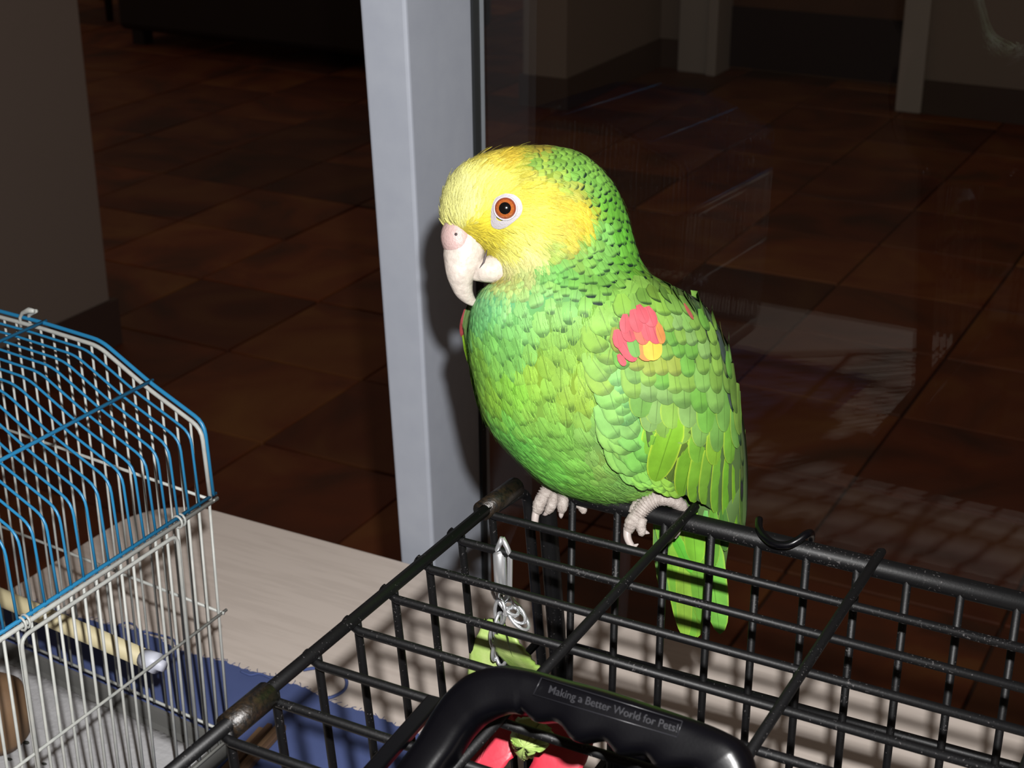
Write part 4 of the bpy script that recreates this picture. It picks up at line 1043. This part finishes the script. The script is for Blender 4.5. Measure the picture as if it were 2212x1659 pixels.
# bare skin patch (pear shaped)
out = [(0, -33), (18, -30), (32, -18), (36, 0), (30, 16), (14, 30), (-2, 40), (-18, 42), (-30, 34), (-31, 14), (-29, -6), (-20, -24)]
oc = catmull([(a, b) for a, b in out] + [out[0]], 4)[:-1]
rws = []
for r in (1.0, .85, .7, .58):
    rws.append([hit(1093 + a * r, 451 + b * r, 4.5 + (1 - r) * 15)[0] for a, b in oc])
epart('eye_skin', M_SKIN, MB().grid(rws, True))
tx_ = en.cross(UP).normalized(); ty2 = tx_.cross(en).normalized()
R_ = 27 * S; ce_ = ec + en * (10.5 * S) - en * R_ * math.cos(math.asin(22 / 27))
def capm(a0, a1, R, seg=36, n=6):
    return MB().grid([[ce_ + en * (R * math.cos(a0 + (a1 - a0) * i / n)) + (tx_ * math.cos(2 * math.pi * k / seg) + ty2 * math.sin(2 * math.pi * k / seg)) * (R * math.sin(max(1e-4, a0 + (a1 - a0) * i / n))) for k in range(seg)] for i in range(n + 1)], True)
a22 = math.asin(22 / 27); a18 = math.asin(18 / 27); a12 = math.asin(12 / 27)
epart('pupil', M_PUPIL, capm(0, a12, R_ * 1.004)); epart('iris', M_IRIS, capm(a12 * .97, a18, R_)); epart('iris_rim', M_IRISR, capm(a18 * .98, a22 * 1.03, R_ * .997))
rim = [ce_ + en * (R_ * math.cos(a22)) + (tx_ * math.cos(2 * math.pi * k / 36) + ty2 * math.sin(2 * math.pi * k / 36)) * (22.6 * S) for k in range(37)]
epart('eyelid', M_SKIN, MB().tube(rim, 1.9 * S, 8, False))

# ---- feet
def toe(pts, parent, claw=None, rings=0, name='toe'):
    """pts: (px, py, off from rail depth in px, radius px)"""
    P = catmull(pts, 14 if rings else 6); c3 = []; rr = []
    for i, p in enumerate(P):
        D = rail_depth(p[0]) + p[2] * S; c3.append(CAM + ray(p[0], p[1]) * D)
        q = p[3]
        if rings: q *= 1 + .10 * (1 if (i % 4) < 2 else -1)
        else: q *= 1 + .05 * math.sin(i * 1.9)
        rr.append(q * D / FPX)
    rr[0] *= .7; rr[-1] *= .7
    MB().tube(c3, rr, 16).build(name, M_FOOT, parent)
    if claw:
        P = catmull(claw, 5); c3 = [CAM + ray(p[0], p[1]) * (rail_depth(p[0]) + p[2] * S) for p in P]
        MB().tube(c3, [p[3] * S for p in P], 12).build('claw', M_CLAW, parent)
f1 = empty('foot', PT(1190, 1060, 60) - parrot.location); f1.parent = parrot
toe([(1205, 1030, 2, 17), (1192, 1046, -6, 16), (1180, 1062, -16, 15), (1170, 1078, -24, 14)], f1, rings=1)
toe([(1176, 1070, -22, 14), (1166, 1086, -28, 14.5), (1162, 1100, -28, 13), (1158, 1108, -27, 9)], f1, [(1159, 1102, -28, 9), (1156, 1118, -29, 8.5), (1156, 1130, -27, 7.5), (1161, 1136, -23, 5.5), (1170, 1133, -18, 1)])
toe([(1202, 1064, 0, 12), (1196, 1078, -20, 12), (1190, 1095, -24, 11), (1182, 1106, -22, 8)], f1, [(1184, 1103, -22, 7), (1178, 1110, -18, 5), (1172, 1112, -12, 1)])
toe([(1208, 1062, 4, 12), (1216, 1076, -18, 12.5), (1215, 1094, -25, 12), (1212, 1106, -22, 8)], f1, [(1213, 1104, -22, 6.5), (1212, 1114, -20, 5), (1212, 1120, -16, 1)])
toe([(1240, 1080, 8, 11), (1256, 1092, 12, 11), (1260, 1102, 12, 9), (1261, 1110, 10, 4)], f1)
toe([(1230, 1010, 14, 20), (1218, 1030, 8, 18), (1205, 1045, 2, 16)], f1, rings=1, name='shank')
f2 = empty('foot', PT(1400, 1090, -40) - parrot.location); f2.parent = parrot
toe([(1478, 1104, 24, 12), (1466, 1088, 8, 15), (1445, 1078, -12, 16), (1425, 1076, -20, 17)], f2)
toe([(1440, 1074, -16, 16), (1420, 1076, -22, 17), (1400, 1086, -26, 18), (1385, 1102, -28, 17), (1374, 1118, -30, 15)], f2, rings=1)
toe([(1384, 1080, -16, 12), (1372, 1096, -22, 11), (1366, 1110, -26, 10)], f2)
toe([(1378, 1112, -30, 15), (1366, 1126, -34, 16), (1360, 1140, -34, 13), (1358, 1150, -32, 9)], f2, [(1356, 1140, -34, 9.5), (1355, 1158, -36, 8.5), (1360, 1172, -34, 7.5), (1368, 1180, -30, 6), (1379, 1175, -24, 1.2)])
toe([(1390, 1118, -28, 10), (1384, 1134, -30, 12), (1386, 1148, -30, 10), (1384, 1156, -28, 6)], f2, [(1388, 1146, -28, 6), (1396, 1150, -24, 4.5), (1403, 1152, -20, 1)])
toe([(1470, 1100, 26, 10), (1474, 1120, 30, 10), (1464, 1142, 28, 10), (1452, 1160, 24, 9)], f2, [(1456, 1154, 24, 7), (1448, 1166, 20, 4), (1444, 1172, 16, 1)])
toe([(1420, 1030, 20, 22), (1432, 1052, 2, 20), (1432, 1070, -12, 17)], f2, name='shank')
